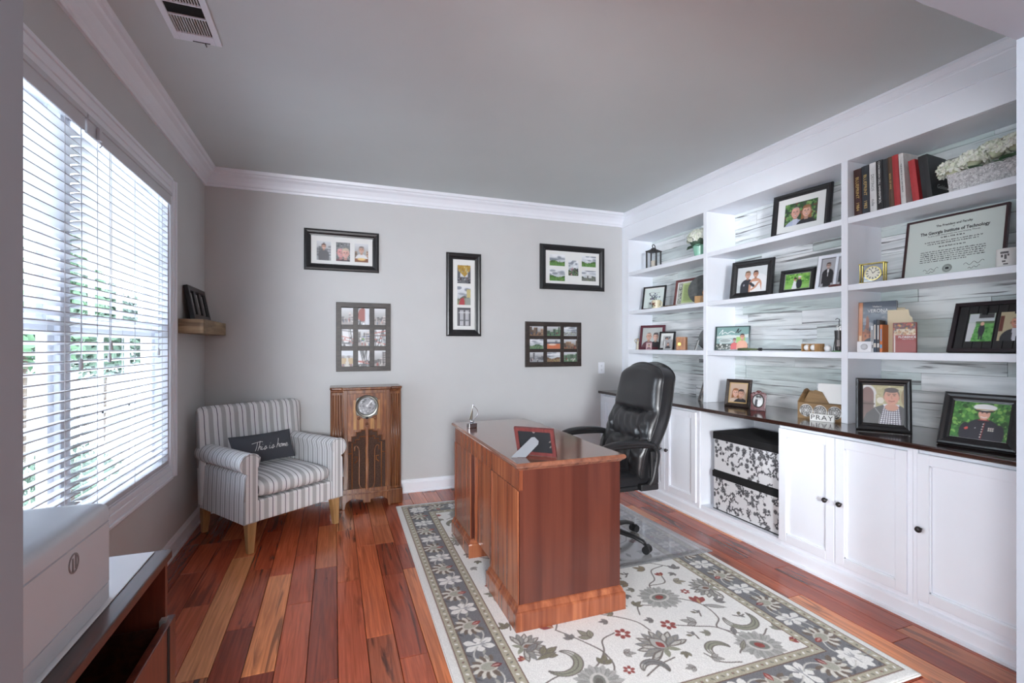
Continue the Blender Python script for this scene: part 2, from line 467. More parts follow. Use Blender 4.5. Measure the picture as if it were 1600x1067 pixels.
# ---- window with two double-hung units
win = tag(build('window_1', MB().box(XL-.143, WY0, WZ0, XL-.001, WY0+.010, WZ1).box(XL-.143, WY1-.010, WZ0, XL-.001, WY1, WZ1)
      .box(XL-.143, WY0+.010, WZ0, XL-.001, WY1-.010, WZ0+.008).box(XL-.143, WY0+.010, WZ1-.008, XL-.001, WY1-.010, WZ1), M['white']), kind='structure')
cw = .088
def casing(y0, z0, y1, z1, horizontal):
    # stepped picture-frame casing board
    mb = MB()
    if horizontal:
        up = z1 > z0
        s_ = 1 if up else -1
        for a, b_, t in ((0, .030, .012), (.030, .070, .018), (.070, cw, .026)):
            mb.box(XL, y0, z0+s_*a, XL+t, y1, z0+s_*b_)
    else:
        s_ = 1 if y1 > y0 else -1
        for a, b_, t in ((0, .030, .012), (.030, .070, .018), (.070, cw, .026)):
            mb.box(XL, y0+s_*a, z0, XL+t, y0+s_*b_, z1)
    return build('casing', mb, M['white'], win, bevel=.003)
casing(WY1, WZ0-cw, WY1+cw, WZ1+cw, False)
casing(WY0, WZ0-cw, WY0-cw, WZ1+cw, False)
casing(WY0, WZ1, WY1, WZ1+cw, True)
casing(WY0, WZ0, WY1, WZ0-cw, True)
build('mullion', MB().box(XL-.13, 2.435, WZ0, XL-.05, 2.515, WZ1), M['white'], win, bevel=.004)
def glass_mat():
    m = bpy.data.materials.new('window_glass'); m.use_nodes = True; nt = m.node_tree; nt.nodes.clear()
    o = N(nt, 'ShaderNodeOutputMaterial'); t = N(nt, 'ShaderNodeBsdfTransparent'); g = N(nt, 'ShaderNodeBsdfGlossy'); g.inputs['Roughness'].default_value = .02
    x = N(nt, 'ShaderNodeMixShader'); x.inputs['Fac'].default_value = .06
    nt.links.new(t.outputs[0], x.inputs[1]); nt.links.new(g.outputs[0], x.inputs[2]); nt.links.new(x.outputs[0], o.inputs['Surface'])
    return m
M['glass'] = glass_mat()
for (a, b_) in ((WY0+.0105, 2.4345), (2.5155, WY1-.0105)):
    for (z0, z1, xo) in ((WZ0+.0085, 1.46, 0), (1.42, WZ1-.0085, -.0352)):
        x0, x1 = XL-.105+xo, XL-.070+xo
        sash = build('sash', MB().box(x0, a, z0, x1, a+.05, z1).box(x0, b_-.05, z0, x1, b_, z1).box(x0, a+.05, z0, x1, b_-.05, z0+.055).box(x0, a+.05, z1-.05, x1, b_-.05, z1), M['white'], win, bevel=.003)
        w3 = (b_-a-.10)/3
        for k in (1, 2):
            build('muntin', MB().box(x0+.008, a+.05+w3*k-.011, z0+.05, x1-.008, a+.05+w3*k+.011, z1-.05), M['white'], sash)
        zm = (z0+z1)/2
        build('muntin', MB().box(x0+.008, a+.05, zm-.011, x1-.008, b_-.05, zm+.011), M['white'], sash)
        build('pane', MB().box(x0+.015, a+.045, z0+.05, x0+.019, b_-.045, z1-.045), M['glass'], sash)

# ---- two faux wood blinds
def blind(y0, y1, label, cords, tilt):
    t = thing('window_blind', label, 'blind', (XL-.022, (y0+y1)/2, WZ0), 0, 'white slatted blinds in the window')
    hw = (y1-y0)/2
    build('headrail', MB().box(-.026, -hw, WZ1-WZ0-.045, .026, hw, WZ1-WZ0-.003), M['slat'], t)
    build('valance', MB().box(.030, -hw-.004, WZ1-WZ0-.085, .040, hw+.004, WZ1-WZ0-.002).box(.028, -hw-.004, WZ1-WZ0-.03, .046, hw+.004, WZ1-WZ0-.01), M['slat'], t, bevel=.002)
    build('bottom_rail', MB().box(-.026, -hw, .012, .026, hw, .034), M['slat'], t, bevel=.004)
    zz = .070; k = 0
    sl = None
    while zz < WZ1-WZ0-.09:
        if sl is None:
            me = MB()
            me.rings([[(x, -hw, z), (x, hw, z)] for x, z in ((-.025, .001), (-.012, .0042), (0, .0052), (.012, .0042), (.025, .001), (.025, -.0035), (.012, -.0003), (0, .0007), (-.012, -.0003), (-.025, -.0035))], closed=False, loop=True)
            n0 = len(me.v)
            me.f.append(tuple(range(0, n0, 2))); me.f.append(tuple(range(1, n0, 2))); me.m += [0, 0]
            sl = build('slat', me, M['slat'], t, smooth='a')
            o = sl
        else:
            o = copy_child(sl, t)
        o.location = (0, 0, zz); o.rotation_euler = (0, tilt, 0)
        zz += .0385; k += 1
    zt = WZ1-WZ0-.05
    for f in (-.78, 0, .78):
        build('ladder_cord', MB().box(.0262, hw*f-.0012, .02, .0282, hw*f+.0012, zt).box(-.0282, hw*f-.0012, .02, -.0262, hw*f+.0012, zt), M['cord'], t)
    for (cy, cz) in cords:
        yl = cy-(y0+y1)/2; zl = cz-WZ0
        pc = build('pull_cord', MB().tube([(.036, yl, zt-.03), (.037, yl+.004, (zt+zl)/2), (.036, yl, zl)], .0016, 5), M['cord'], t)
        build('tassel', MB().lathe([(.002, .03), (.006, .026), (.008, .0), (.007, -.012), (.002, -.014)], 8, (.036, yl, zl)), M['cord'], pc, smooth=True)
blind(1.320, 2.462, 'white slatted window blind nearest the printer', [(2.44, 1.27)], R(-11))
blind(2.488, 3.575, 'white slatted window blind nearest the striped armchair', [(2.72, 1.345), (2.705, 1.29), (3.36, 1.31)], R(-11))
build('valance_clip', MB().box(.0, -.012, 0, .012, .012, .05).tube([(.006, 0, -.002), (.012, .004, -.02), (.006, .0, -.03)], .003, 6), M['slat'], [o for o in S.objects if o.name == 'window_blind.001'][0], loc=(.042, -.46, WZ1-WZ0-.085))

# ---- outdoors
M['lawn'] = mat('pale_paving', (226, 226, 224), .95, c2=(212, 214, 210), nscale=1.5)
struct('ground_outside', MB().box(-30, -14, -.75, XL-.2, 44, -.65), M['lawn'])
M['siding'] = mat('pale_siding', (196, 198, 200), .8, noise=.06, nscale=3)
def outhouse():
    t = thing('neighbour_house', 'pale grey house across the paving seen through the blinds', 'house', (-9.5, 27, -.65), R(-90))
    build('wall', MB().box(-3, -8, 0, 0, 7, 5.6), M['siding'], t)
    build('roof', MB().prism([(-3.6, 5.6), (.5, 5.6), (-1.5, 7.6)], -8.5, 7.5, 'y'), mat('roof_shingle', (120, 118, 118), .9), t)
    for yy in (-6, -3.4, -.8, 1.8, 4.4):
        for z0 in (.9, 3.4):
            w = build('window', MB().box(0, yy, z0, .06, yy+1.2, z0+1.6), M['white'], t)
            build('pane', MB().box(.05, yy+.1, z0+.1, .075, yy+.56, z0+1.5).box(.05, yy+.64, z0+.1, .075, yy+1.1, z0+1.5), mat('dark_pane', (70, 76, 84), .15), w)
outhouse()
def leaves(n, c, r, size, cl):
    mb = MB()
    for _ in range(n):
        u = Vector((random.gauss(0,1), random.gauss(0,1), random.gauss(0,1))).normalized()
        p = Vector(c) + Vector((u.x*r[0], u.y*r[1], u.z*r[2])) * random.uniform(.55, 1.05)
        a = Vector((random.gauss(0,1), random.gauss(0,1), random.gauss(0,1))).normalized(); b_ = a.cross(u)
        if b_.length < .05: continue
        b_.normalize(); s_ = size*random.uniform(.6, 1.3)
        mb.add([p-a*s_, p+b_*s_*.45, p+a*s_, p-b_*s_*.45], [(0,1,2,3)])
    return mb
M['leaf'] = mat('leaf_green', (92, 126, 92), .6, c2=(62, 96, 66), nscale=6)
M['leaf2'] = mat('leaf_dark_green', (84, 108, 88), .55, c2=(56, 78, 62), nscale=6)
M['bark'] = mat('bark', (92, 78, 66), .9, noise=.4, nscale=12)
def shrub(name, label, loc, r, h, n, size, m):
    t = thing(name, label, 'tree', loc, 0)
    build('trunk', MB().tube([(0,0,0), (.05,.02,h*.4), (0,.05,h*.75)], [.09*r, .06*r, .02*r], 7), M['bark'], t)
    build('foliage', leaves(n, (0, 0, h*.64), (r, r, h*.27), size, None), m, t)
shrub('leafy_tree', 'leafy green tree outside seen through the blind nearest the printer', (-4.4, 9.2, -.65), 1.0, 4.4, 2600, .11, M['leaf'])
shrub('leafy_tree', 'smaller darker tree outside seen just past the blind join', (-4.5, 12.2, -.65), .8, 3.6, 2000, .11, M['leaf2'])
shrub('garden_shrub', 'low rounded shrub outside just below the window glass', (-2.5, 6.0, -.65), .5, 1.1, 800, .05, M['leaf2'])

# ---- ceiling air vent
v = thing('ceiling_vent', 'white ceiling air vent above the window corner', 'air vent', (-.595, 2.39, ZC-.0005), 0)
hx, hy = .097, .225
build('frame', MB().box(-hx, -hy, -.010, -hx+.026, hy, 0).box(hx-.026, -hy, -.010, hx, hy, 0).box(-hx+.026, -hy, -.010, hx-.026, -hy+.030, 0).box(-hx+.026, hy-.060, -.010, hx-.026, hy, 0)
      .box(-hx+.026, .035, -.009, hx-.026, .043, 0).box(-hx+.026, -.05, -.009, hx-.026, -.042, 0), M['white'], v, bevel=.002)
build('duct', MB().box(-hx+.02, -hy+.02, -.002, hx-.02, hy-.03, -.0005), M['dark'], v)
lv = None
for k in range(13):
    x = -hx+.034 + k*(2*hx-.068)/12
    for (a, b_) in ((.045, hy-.062), (-hy+.032, -.052)):
        build('louver', MB().prism([(x-.0026, -.0085), (x-.0002, -.0085), (x+.0012, -.0025), (x-.0012, -.0025)], a, b_, 'y'), M['white'], v)
build('lever', MB().box(-.02, hy-.012, -.013, .05, hy-.009, -.010).box(.028, hy-.010, -.016, .032, hy+.014, -.011), M['knob'], v)
# ================================================================== BUILT-IN BOOKCASE AND CABINETS
BX, BB = 2.945, 3.255
UPR = [(4.366, 4.487), (3.217, 3.258), (2.035, 2.075), (.852, .893)]
SHZ = [(1.275, 1.315), (1.69, 1.726), (2.10, 2.138)]
CT = .876
def shiplap_mat():
    m, nt, b = nodemat('whitewashed_shiplap')
    geo = N(nt, 'ShaderNodeNewGeometry'); oi = N(nt, 'ShaderNodeObjectInfo')
    off = N(nt, 'ShaderNodeMath', operation='MULTIPLY'); off.inputs[1].default_value = 77.0; nt.links.new(oi.outputs['Random'], off.inputs[0])
    def ns(sc, det, dist=0):
        mp = N(nt, 'ShaderNodeMapping'); mp.inputs['Scale'].default_value = sc; nt.links.new(geo.outputs['Position'], mp.inputs['Vector'])
        ad = N(nt, 'ShaderNodeVectorMath', operation='ADD'); nt.links.new(mp.outputs['Vector'], ad.inputs[0]); nt.links.new(off.outputs[0], ad.inputs[1])
        n = N(nt, 'ShaderNodeTexNoise'); n.inputs['Scale'].default_value = 1; n.inputs['Detail'].default_value = det; n.inputs['Distortion'].default_value = dist
        nt.links.new(ad.outputs[0], n.inputs['Vector']); return n
    tone = N(nt, 'ShaderNodeValToRGB'); els = tone.color_ramp.elements
    cols = [(0, (240, 242, 243)), (.3, (226, 232, 230)), (.5, (244, 245, 246)), (.7, (214, 223, 221)), (.86, (236, 238, 240)), (1, (202, 214, 210))]
    while len(els) < len(cols): els.new(.5)
    for e, (p, c) in zip(els, cols): e.position = p; e.color = L4(c)
    nt.links.new(oi.outputs['Random'], tone.inputs['Fac'])
    soft = ns((1, 2.2, 20), 5, .8)
    sr = N(nt, 'ShaderNodeValToRGB'); sr.color_ramp.elements[0].position = .30; sr.color_ramp.elements[1].position = .55
    sr.color_ramp.elements[0].color = (.70, .72, .72, 1); sr.color_ramp.elements[1].color = (1, 1, 1, 1)
    nt.links.new(soft.outputs['Fac'], sr.inputs['Fac'])
    mx = N(nt, 'ShaderNodeMix', data_type='RGBA', blend_type='MULTIPLY'); mx.inputs['Factor'].default_value = 1
    nt.links.new(tone.outputs['Color'], mx.inputs['A']); nt.links.new(sr.outputs['Color'], mx.inputs['B'])
    st = ns((1, 1.8, 42), 8, .7)
    dr = N(nt, 'ShaderNodeValToRGB'); dr.color_ramp.elements[0].position = .59; dr.color_ramp.elements[1].position = .67
    nt.links.new(st.outputs['Fac'], dr.inputs['Fac'])
    m2 = N(nt, 'ShaderNodeMix', data_type='RGBA'); nt.links.new(dr.outputs['Color'], m2.inputs['Factor'])
    nt.links.new(mx.outputs['Result'], m2.inputs['A']); m2.inputs['B'].default_value = L4((120, 121, 121))
    nt.links.new(m2.outputs['Result'], b.inputs['Base Color']); b.inputs['Roughness'].default_value = .6
    return m
M['shiplap'] = shiplap_mat()
bc = thing('built_in_bookcase', 'tall white built-in bookcase with whitewashed plank back over the cabinets', 'bookcase', (0, 0, 0))
for a, b_ in UPR: build('upright', MB().box(BX, a, CT, BB, b_, 2.486), M['white2'], bc, bevel=.0015, seg=1)
for i in range(3):
    for z0, z1 in SHZ: build('shelf', MB().box(BX+.003, UPR[i+1][1], z0, BB, UPR[i][0], z1), M['white2'], bc, bevel=.0015, seg=1)
    build('soffit', MB().box(BX+.022, UPR[i+1][1], 2.486, BB, UPR[i][0], 2.50), M['white2'], bc)
build('top_rail', MB().box(BX, .852, 2.486, BX+.022, 4.487, 2.640), M['white2'], bc, bevel=.0015, seg=1)
build('frieze', MB().box(BX-.010, .852, 2.636, BX+.02, 4.487, 2.722), M['white2'], bc, bevel=.0025)
cp = [(BX+.02, 2.722), (BX-.012, 2.720), (BX-.014, 2.726), (BX-.018, 2.729), (BX-.018, 2.734), (BX-.013, 2.736), (BX-.020, 2.741), (BX-.028, 2.752), (BX-.034, 2.762), (BX-.038, 2.765), (BX-.038, 2.7795), (BX+.02, 2.7795)]
build('crown', MB().prism(cp, .852, 4.487, 'y'), M['white2'], bc)
# plank lining, each board its own piece; laid course by course, broken by the uprights' positions only visually
PH = .1055; z = CT
row = 0
while z < 2.486:
    z1 = min(z+PH, 2.486); y = 4.366 + random.uniform(0, .6)
    while y > .89:
        ln = random.choice((.45, .6, .8, 1.0, 1.2))*random.uniform(.9, 1.1)
        a, b_ = max(y-ln, .89), min(y, 4.37); y -= ln
        if b_-a < .03: continue
        dx = random.uniform(0, .003)
        build('back_plank', MB().box(BB-.0005-dx, a+.0012, z+.0012, BB+.010, b_-.0012, z1-.0012), M['shiplap'], bc)
    z = z1; row += 1
# countertop
ctp = build('countertop', MB().box(2.645, .852, .850, 3.268, 4.487, CT), M['counter'], bevel=.006, seg=3)
tag(ctp, 'long glossy dark wood countertop under the bookcase', 'countertop')

# ---- base cabinets
FX = 2.688
knob_me = None
def knob(parent, y, z):
    mb = MB().lathe([(.006, 0), (.005, .006), (.0055, .012), (.013, .016), (.0155, .022), (.013, .029), (.006, .033), (.0005, .034)], 14, (0, 0, 0))
    o = build('knob', mb, M['knob'], parent, smooth=True)
    o.location = (2.666, y, z); o.rotation_euler = (0, R(-90), 0)
    return o
def shaker(parent, y0, y1, z0=.115, z1=.829, ky=None):
    fw = .052
    mb = MB().box(2.666, y0, z0, FX-.001, y0+fw, z1).box(2.666, y1-fw, z0, FX-.001, y1, z1).box(2.666, y0+fw, z0, FX-.001, y1-fw, z0+fw).box(2.666, y0+fw, z1-fw, FX-.001, y1-fw, z1)
    d = build('door', mb, M['white2'], parent, bevel=.003, seg=2)
    build('panel', MB().box(2.681, y0+fw-.002, z0+fw-.002, FX-.002, y1-fw+.002, z1-fw+.002), M['white2'], d)
    bd = MB()
    i0, i1, j0, j1 = y0+fw, y1-fw, z0+fw, z1-fw
    for (a, b_, c, e) in ((i0, i0+.006, j0, j1), (i1-.006, i1, j0, j1), (i0, i1, j0, j0+.006), (i0, i1, j1-.006, j1)):
        bd.box(2.672, a, c, 2.6815, b_, e)
    build('bead', bd, M['white2'], d)
    if ky is not None: knob(d, ky, .465)
    return d
def cabinet(label, y0, y1, doors):
    t = thing('base_cabinet', label, 'cabinet', (0, 0, 0), 0, 'white base cabinets under the countertop')
    mb = MB().box(FX, y0, .02, 3.25, y0+.02, .849).box(FX, y1-.02, .02, 3.25, y1, .849).box(FX, y0+.02, .06, 3.25, y1-.02, .115).box(3.23, y0+.02, .115, 3.25, y1-.02, .849).box(FX, y0+.02, .829, 3.25, y1-.02, .849)
    build('body', mb, M['white2'], t)
    for a, b_, k in doors: shaker(t, a, b_, ky=k)
    for (a, b_) in [(y0, doors[-1][0])] + [(doors[i+1][1], doors[i][0]) for i in range(len(doors)-1)] + [(doors[0][1], y1)]:
        if b_-a > .008: build('stile', MB().box(FX-.010, a, .08, FX, b_, .849), M['white2'], t)
    return t
cabinet('white base cabinet behind the office chair, farthest along the bookcase', 3.004, 4.486, [(3.84, 4.43, 3.88), (3.412, 3.782, 3.452), (3.036, 3.407, 3.370)])
cabinet('white base cabinet with two doors and paired knobs beside the floral boxes', 1.530, 2.286, [(1.919, 2.283, 1.962), (1.552, 1.915, 1.878)])
cabinet('white base cabinet nearest the camera with one wide door', .853, 1.529, [(.905, 1.507, 1.488)])
oc = thing('open_cabinet', 'open white cabinet bay holding the two floral boxes', 'cabinet', (0, 0, 0), 0, 'white base cabinets under the countertop')
build('body', MB().box(FX, 2.288, .06, 3.25, 3.002, .112).box(3.23, 2.288, .112, 3.25, 3.002, .849).box(FX, 2.2875, .112, 3.25, 2.292, .849).box(FX, 2.998, .112, 3.25, 3.0025, .849), M['white2'], oc)
bpr = [(2.700, 0), (2.655, 0), (2.655, .012), (2.668, .018), (2.670, .072), (2.674, .080), (2.682, .086), (2.700, .086)]
struct('baseboard_right', MB().prism(bpr, .852, 4.468, 'y'), M['white2'])

# ---- floral storage boxes
def floral(w, h, seed):
    random.seed(seed)
    c = Canvas(int(w/.0035), int(h/.0035), w, h, (222, 222, 224))
    dk = (70, 70, 74); md = (112, 112, 116)
    for i in range(int(w*h*620)):
        x, y = random.uniform(0, w), random.uniform(0, h); k = random.random(); a0 = random.uniform(0, 6.28)
        if k < .25:
            r = random.uniform(.011, .020)
            for q in range(9): c.petal(x, y, a0+q*.698, r*1.3, r*.28, dk if q % 2 else md)
            c.ell(x, y, r*.4, r*.4, (60, 60, 64)); c.ell(x, y, r*.15, r*.15, (210, 210, 212))
        elif k < .6:
            pts = [(x+.022*t*cos(a0+t*.8), y+.022*t*sin(a0+t*.8)) for t in np.linspace(0, 2.2, 8)]
            c.line(pts, .0016, md)
            for j in (2, 4, 6):
                for sg in (-1, 1): c.petal(pts[j][0], pts[j][1], a0+sg*1.0+j*.1, .016, .0045, dk)
        else:
            for q in range(5): c.petal(x, y, a0+q*1.256, .013, .005, dk)
            c.line([(x, y), (x+.03*cos(a0), y+.03*sin(a0))], .0014, md)
    random.seed(seed+99)
    return c
M['fabric_print'] = print_mat('floral_fabric', .9, 0)
M['blackfab'] = mat('black_fabric', (22, 21, 23), .95)
def storage_box(label, z0, z1, zl, dx):
    x0 = 2.725+dx; y0, y1 = 2.325, 2.905
    t = thing('storage_box', label, 'storage box', (x0, (y0+y1)/2, z0), 0, 'stacked floral storage boxes')
    hw = (y1-y0)/2
    build('body', MB().box(.001, -hw, 0, .40, hw, z1-z0), mat('box_fabric', (214, 214, 216), .9), t, bevel=.003)
    o = paint('floral_front', floral(2*hw-.006, z1-z0-.008, 5 if dx else 6), t, M['fabric_print'], (0, 0, .004)); o.rotation_euler = (0, 0, R(-90))
    build('lid', MB().box(-.008, -hw-.006, z1-z0-.002, .408, hw+.006, zl-z0), M['blackfab'], t, bevel=.004)
    build('trim', MB().box(-.002, -hw-.002, 0, .40, hw+.002, .006), M['blackfab'], t)
storage_box('lower floral storage box with a black lid on the cabinet floor', .1135, .360, .405, 0)
storage_box('upper floral storage box stacked on the other, black lid on top', .4055, .647, .700, .006)
random.seed(21)
# ================================================================== RUG AND CHAIR MAT
def spline(pts, n=10):
    P_ = [np.array(p, float) for p in pts]; P_ = [2*P_[0]-P_[1]] + P_ + [2*P_[-1]-P_[-2]]
    out = []
    for i in range(1, len(P_)-2):
        p0, p1, p2, p3 = P_[i-1:i+3]
        for t in np.linspace(0, 1, n, endpoint=False):
            out.append(.5*(2*p1+(p2-p0)*t+(2*p0-5*p1+4*p2-p3)*t*t+(3*p1-p0-3*p2+p3)*t**3))
    out.append(P_[-2]); return out
def rug_canvas():
    w, h = 2*RHX, 2*RHY; st = .0036
    c = Canvas(int(w/st), int(h/st), w, h, (232, 230, 226))
    IV = (236, 234, 230); GR = (132, 131, 131); LG = (180, 178, 174); OL = (132, 127, 104); VN = (116, 107, 101); RD = (150, 70, 64); CH = (118, 118, 121); BE = (178, 171, 150); BR = (108, 76, 66); SG = (150, 150, 132)
    # bands
    for d, col in ((.040, BR), (.0445, BE), (.083, BR), (.0875, CH), (.232, BR), (.2365, BE), (.279, BR), (.2835, IV)):
        c.rect(d, d, w-d, h-d, col)
    # small pattern of the narrow bands
    for d in (.064, .258):
        per = [((d, y), 1) for y in np.arange(d, h-d, .026)] + [((w-d, y), 1) for y in np.arange(d, h-d, .026)] + [((x, d), 0) for x in np.arange(d, w-d, .026)] + [((x, h-d), 0) for x in np.arange(d, w-d, .026)]
        for k, ((x, y), vert) in enumerate(per):
            col = IV if k % 2 else (128, 124, 112)
            a = (pi/2 if vert else 0) + (.9 if k % 2 else -.9)
            c.petal(x-.009*cos(a), y-.009*sin(a), a, .02, .0052, col)
            if k % 6 == 0: c.ell(x, y, .004, .004, (138, 92, 84))
    # motifs of the wide border
    def lily(x, y, a):
        for k, (da, ln) in enumerate(((.45, .074), (-.45, .074), (pi-.45, .074), (pi+.45, .074), (pi/2, .052), (-pi/2, .052))):
            c.petal(x, y, a+da, ln, .0185, (232, 230, 226), tip=1.7)
        c.ell(x, y, .016, .016, IV); c.line([(x-.03*cos(a), y-.03*sin(a)), (x+.03*cos(a), y+.03*sin(a))], .0022, (150, 150, 152))
        for sg in (-1, 1): c.petal(x, y, a+sg*.45, .045, .004, (168, 168, 170))
    def palm(x, y, a, k):
        for q in range(13):
            t = a+pi+(q-6)*.33
            c.petal(x, y, t, .080, .0125, (214, 210, 200) if q % 2 else (112, 98, 88), tip=1.6)
        c.ell(x, y, .042, .032, (204, 200, 190), a); c.ell(x, y, .034, .025, (170, 168, 154) if k % 2 else (190, 188, 184), a)
        c.petal(x+.008*cos(a), y+.008*sin(a), a, .052, .014, RD if k % 3 else (120, 60, 60)); c.petal(x+.01*cos(a), y+.01*sin(a), a, .04, .005, (196, 150, 140))
    m_ = .160
    def band(p0, p1, inw):
        p0 = np.array(p0); p1 = np.array(p1); L = np.hypot(*(p1-p0)); n = int(round(L/.155)); d = (p1-p0)/L; nr = np.array(inw)
        line = [p0+d*s_+nr*.042*sin(s_/L*n*pi) for s_ in np.linspace(0, L, n*8)]
        c.line(line, .0034, (206, 203, 196))
        for k in range(n+1):
            p = p0+d*(L*k/n); a = math.atan2(nr[1], nr[0])
            if k % 2 == 0: lily(p[0], p[1], a)
            else: palm(p[0], p[1], a if (k//2) % 2 else a+.35, k)
            q = p+d*(L/n*.5); 
            for sg in (-1, 1): c.petal(q[0], q[1], a+sg*1.2, .045, .007, (168, 166, 158))
            c.petal(q[0]-nr[0]*.05, q[1]-nr[1]*.05, a+2.2, .04, .006, (92, 92, 96))
    band((m_, m_), (m_, h-m_), (1, 0)); band((w-m_, m_), (w-m_, h-m_), (-1, 0)); band((m_, m_), (w-m_, m_), (0, 1)); band((m_, h-m_), (w-m_, h-m_), (0, -1))
    # ---- field
    f0, f1, g0, g1 = .2835, w-.2835, .2835, h-.2835
    keep = c.a.copy()
    def leaf(x, y, a, ln, wd, col=SG, o=VN):
        c.petal(x, y, a, ln, wd, o); c.petal(x+.003*cos(a), y+.003*sin(a), a, ln*.88, wd*.7, col); c.line([(x, y), (x+ln*.7*cos(a), y+ln*.7*sin(a))], .0013, o)
    def spray(x, y, a, s_, col=GR):
        for da, k in ((0, 1), (.7, .75), (-.7, .75)): leaf(x, y, a+da, .055*s_*k, .011*s_, col)
    def red5(x, y, s_, col=RD):
        for q in range(6): 
            t = q*1.047; c.ell(x+.024*s_*cos(t), y+.024*s_*sin(t), .0135*s_, .0105*s_, col, t)
        c.ell(x, y, .006*s_, .006*s_, IV)
    def vine(pts, wd=.0032, col=VN): c.line(spline(pts), wd, col)
    def palmette(x, y, r, a, core=RD):
        for q in range(22):
            t = q*2*pi/22; c.petal(x, y, a+t, r*(1.0+.12*(q % 2)), r*.17, LG if q % 2 else (162, 161, 156), tip=1.8)
        for q in range(22):
            t = (q+.5)*2*pi/22; c.line([(x+r*.55*cos(t), y+r*.4*sin(t)), (x+r*.9*cos(t), y+r*.9*sin(t))], .0012, (140, 138, 134))
        c.ell(x, y, r*.55, r*.40, (206, 203, 197), a); c.ell(x, y, r*.42, r*.27, (128, 130, 122), a); c.ell(x, y, r*.22, r*.17, core, a)
    def lotus(x, y, r, a, core=RD):
        for k, rr in ((11, 1.0), (9, .78)):
            for q in range(k):
                t = a+(q-(k-1)/2)*(3.9/k); c.petal(x, y, t, r*rr*1.15, r*.15, VN if q % 2 == 0 else GR, tip=1.7); c.petal(x+r*.2*cos(t), y+r*.2*sin(t), t, r*rr*.85, r*.085, (150, 147, 138) if q % 2 else (196, 193, 186), tip=1.6)
        c.petal(x-.02*cos(a), y-.02*sin(a), a, r*.95, r*.32, VN); c.petal(x-.012*cos(a), y-.012*sin(a), a, r*.82, r*.26, LG); c.petal(x, y, a, r*.45, r*.14, core)
        for sg in (-1, 1): c.petal(x, y, a+pi+sg*.7, r*.6, r*.12, SG)
    def crescent(x, y, r, a0, a1, wd, col=SG):
        n = 26
        for i in range(n):
            t = i/(n-1); a = a0+(a1-a0)*t; rr = r*(1-.25*t); q = wd*max(0, sin(pi*min(1, t*1.0)))**.7+.003
            c.ell(x+rr*cos(a), y+rr*sin(a), q+.003, q+.003, VN)
        for i in range(n):
            t = i/(n-1); a = a0+(a1-a0)*t; rr = r*(1-.25*t); q = wd*max(0, sin(pi*min(1, t*1.0)))**.7
            c.ell(x+rr*cos(a), y+rr*sin(a), q+5e-4, q+5e-4, col if i < n*.75 else (206, 203, 196))
        c.line([(x+r*(1-.25*t)*cos(a0+(a1-a0)*t), y+r*(1-.25*t)*sin(a0+(a1-a0)*t)) for t in np.linspace(0, 1, 20)], .0018, (106, 102, 96))
    def tulip(x, y, a, s_, col=RD):
        for da in (-.5, 0, .5): c.petal(x, y, a+da, .07*s_, .015*s_, col, tip=1.4)
        c.petal(x, y, a, .045*s_, .007*s_, (188, 150, 110))
    # vines first (positions read off the visible near half, then mirrored for the hidden half)
    def half():
        vine([(.30, .44), (.42, .48), (.56, .47), (.66, .55), (.70, .63), (.78, .66)])
        vine([(.53, .77), (.58, .70), (.64, .60), (.66, .55), (.66, .47), (.62, .40)])
        vine([(.53, .77), (.60, .86), (.72, .86), (.85, .78), (.93, .70), (.95, .62)])
        vine([(1.175, .86), (1.28, .80), (1.34, .72), (1.33, .60), (1.27, .53), (1.40, .42), (1.48, .45)])
        vine([(1.06, .63), (1.17, .58), (1.27, .53), (1.30, .42), (1.22, .35)])
        vine([(.98, .75), (1.02, .82), (1.10, .80)]); vine([(1.175, .86), (1.20, .98), (1.27, 1.03), (1.32, 1.13), (1.42, 1.16)])
        vine([(1.20, .98), (1.30, .98), (1.335, 1.05)]); vine([(1.07, .40), (1.10, .33), (1.18, .30)]); vine([(.75, .36), (.84, .40), (.93, .42)])
        vine([(1.10, 1.20), (1.22, 1.26), (1.36, 1.22), (1.47, 1.12)])
        vine([(.60, .86), (.52, .98), (.42, 1.02), (.34, 1.12), (.40, 1.26), (.52, 1.30)]); vine([(.42, 1.02), (.36, .94), (.33, .84)])
        palmette(1.175, .858, .105, .1); palmette(.55, .395, .095, 1.2, (110, 106, 100)); palmette(.60, .90, .085, .4)
        palmette(1.345, .365, .10, 2.4); lotus(.935, .49, .115, 1.9); lotus(1.50, .85, .10, 2.9, (128, 96, 82)); lotus(.34, .70, .09, 0.1, (130, 96, 84)); palmette(.47, 1.15, .085, .8)
        tulip(1.337, .735, 1.2, 1.1); tulip(.528, .79, 2.3, 1.0); tulip(1.335, 1.05, 1.6, .7); tulip(1.50, .345, -.1, .6); tulip(.32, .62, 2.6, .5)
        red5(1.059, .631, 1.05); red5(.813, .641, 1.05); red5(.80, 1.15, .9); red5(.36, 1.28, .8)
        crescent(1.41, .56, .085, .3, -3.6, .016); crescent(.46, .56, .085, -2.6, 1.2, .017); crescent(1.15, .39, .06, 0.2, 3.4, .013); crescent(.80, .38, .06, -.4, 2.8, .013, GR); crescent(1.02, 1.10, .07, 0, 3.4, .014, OL)
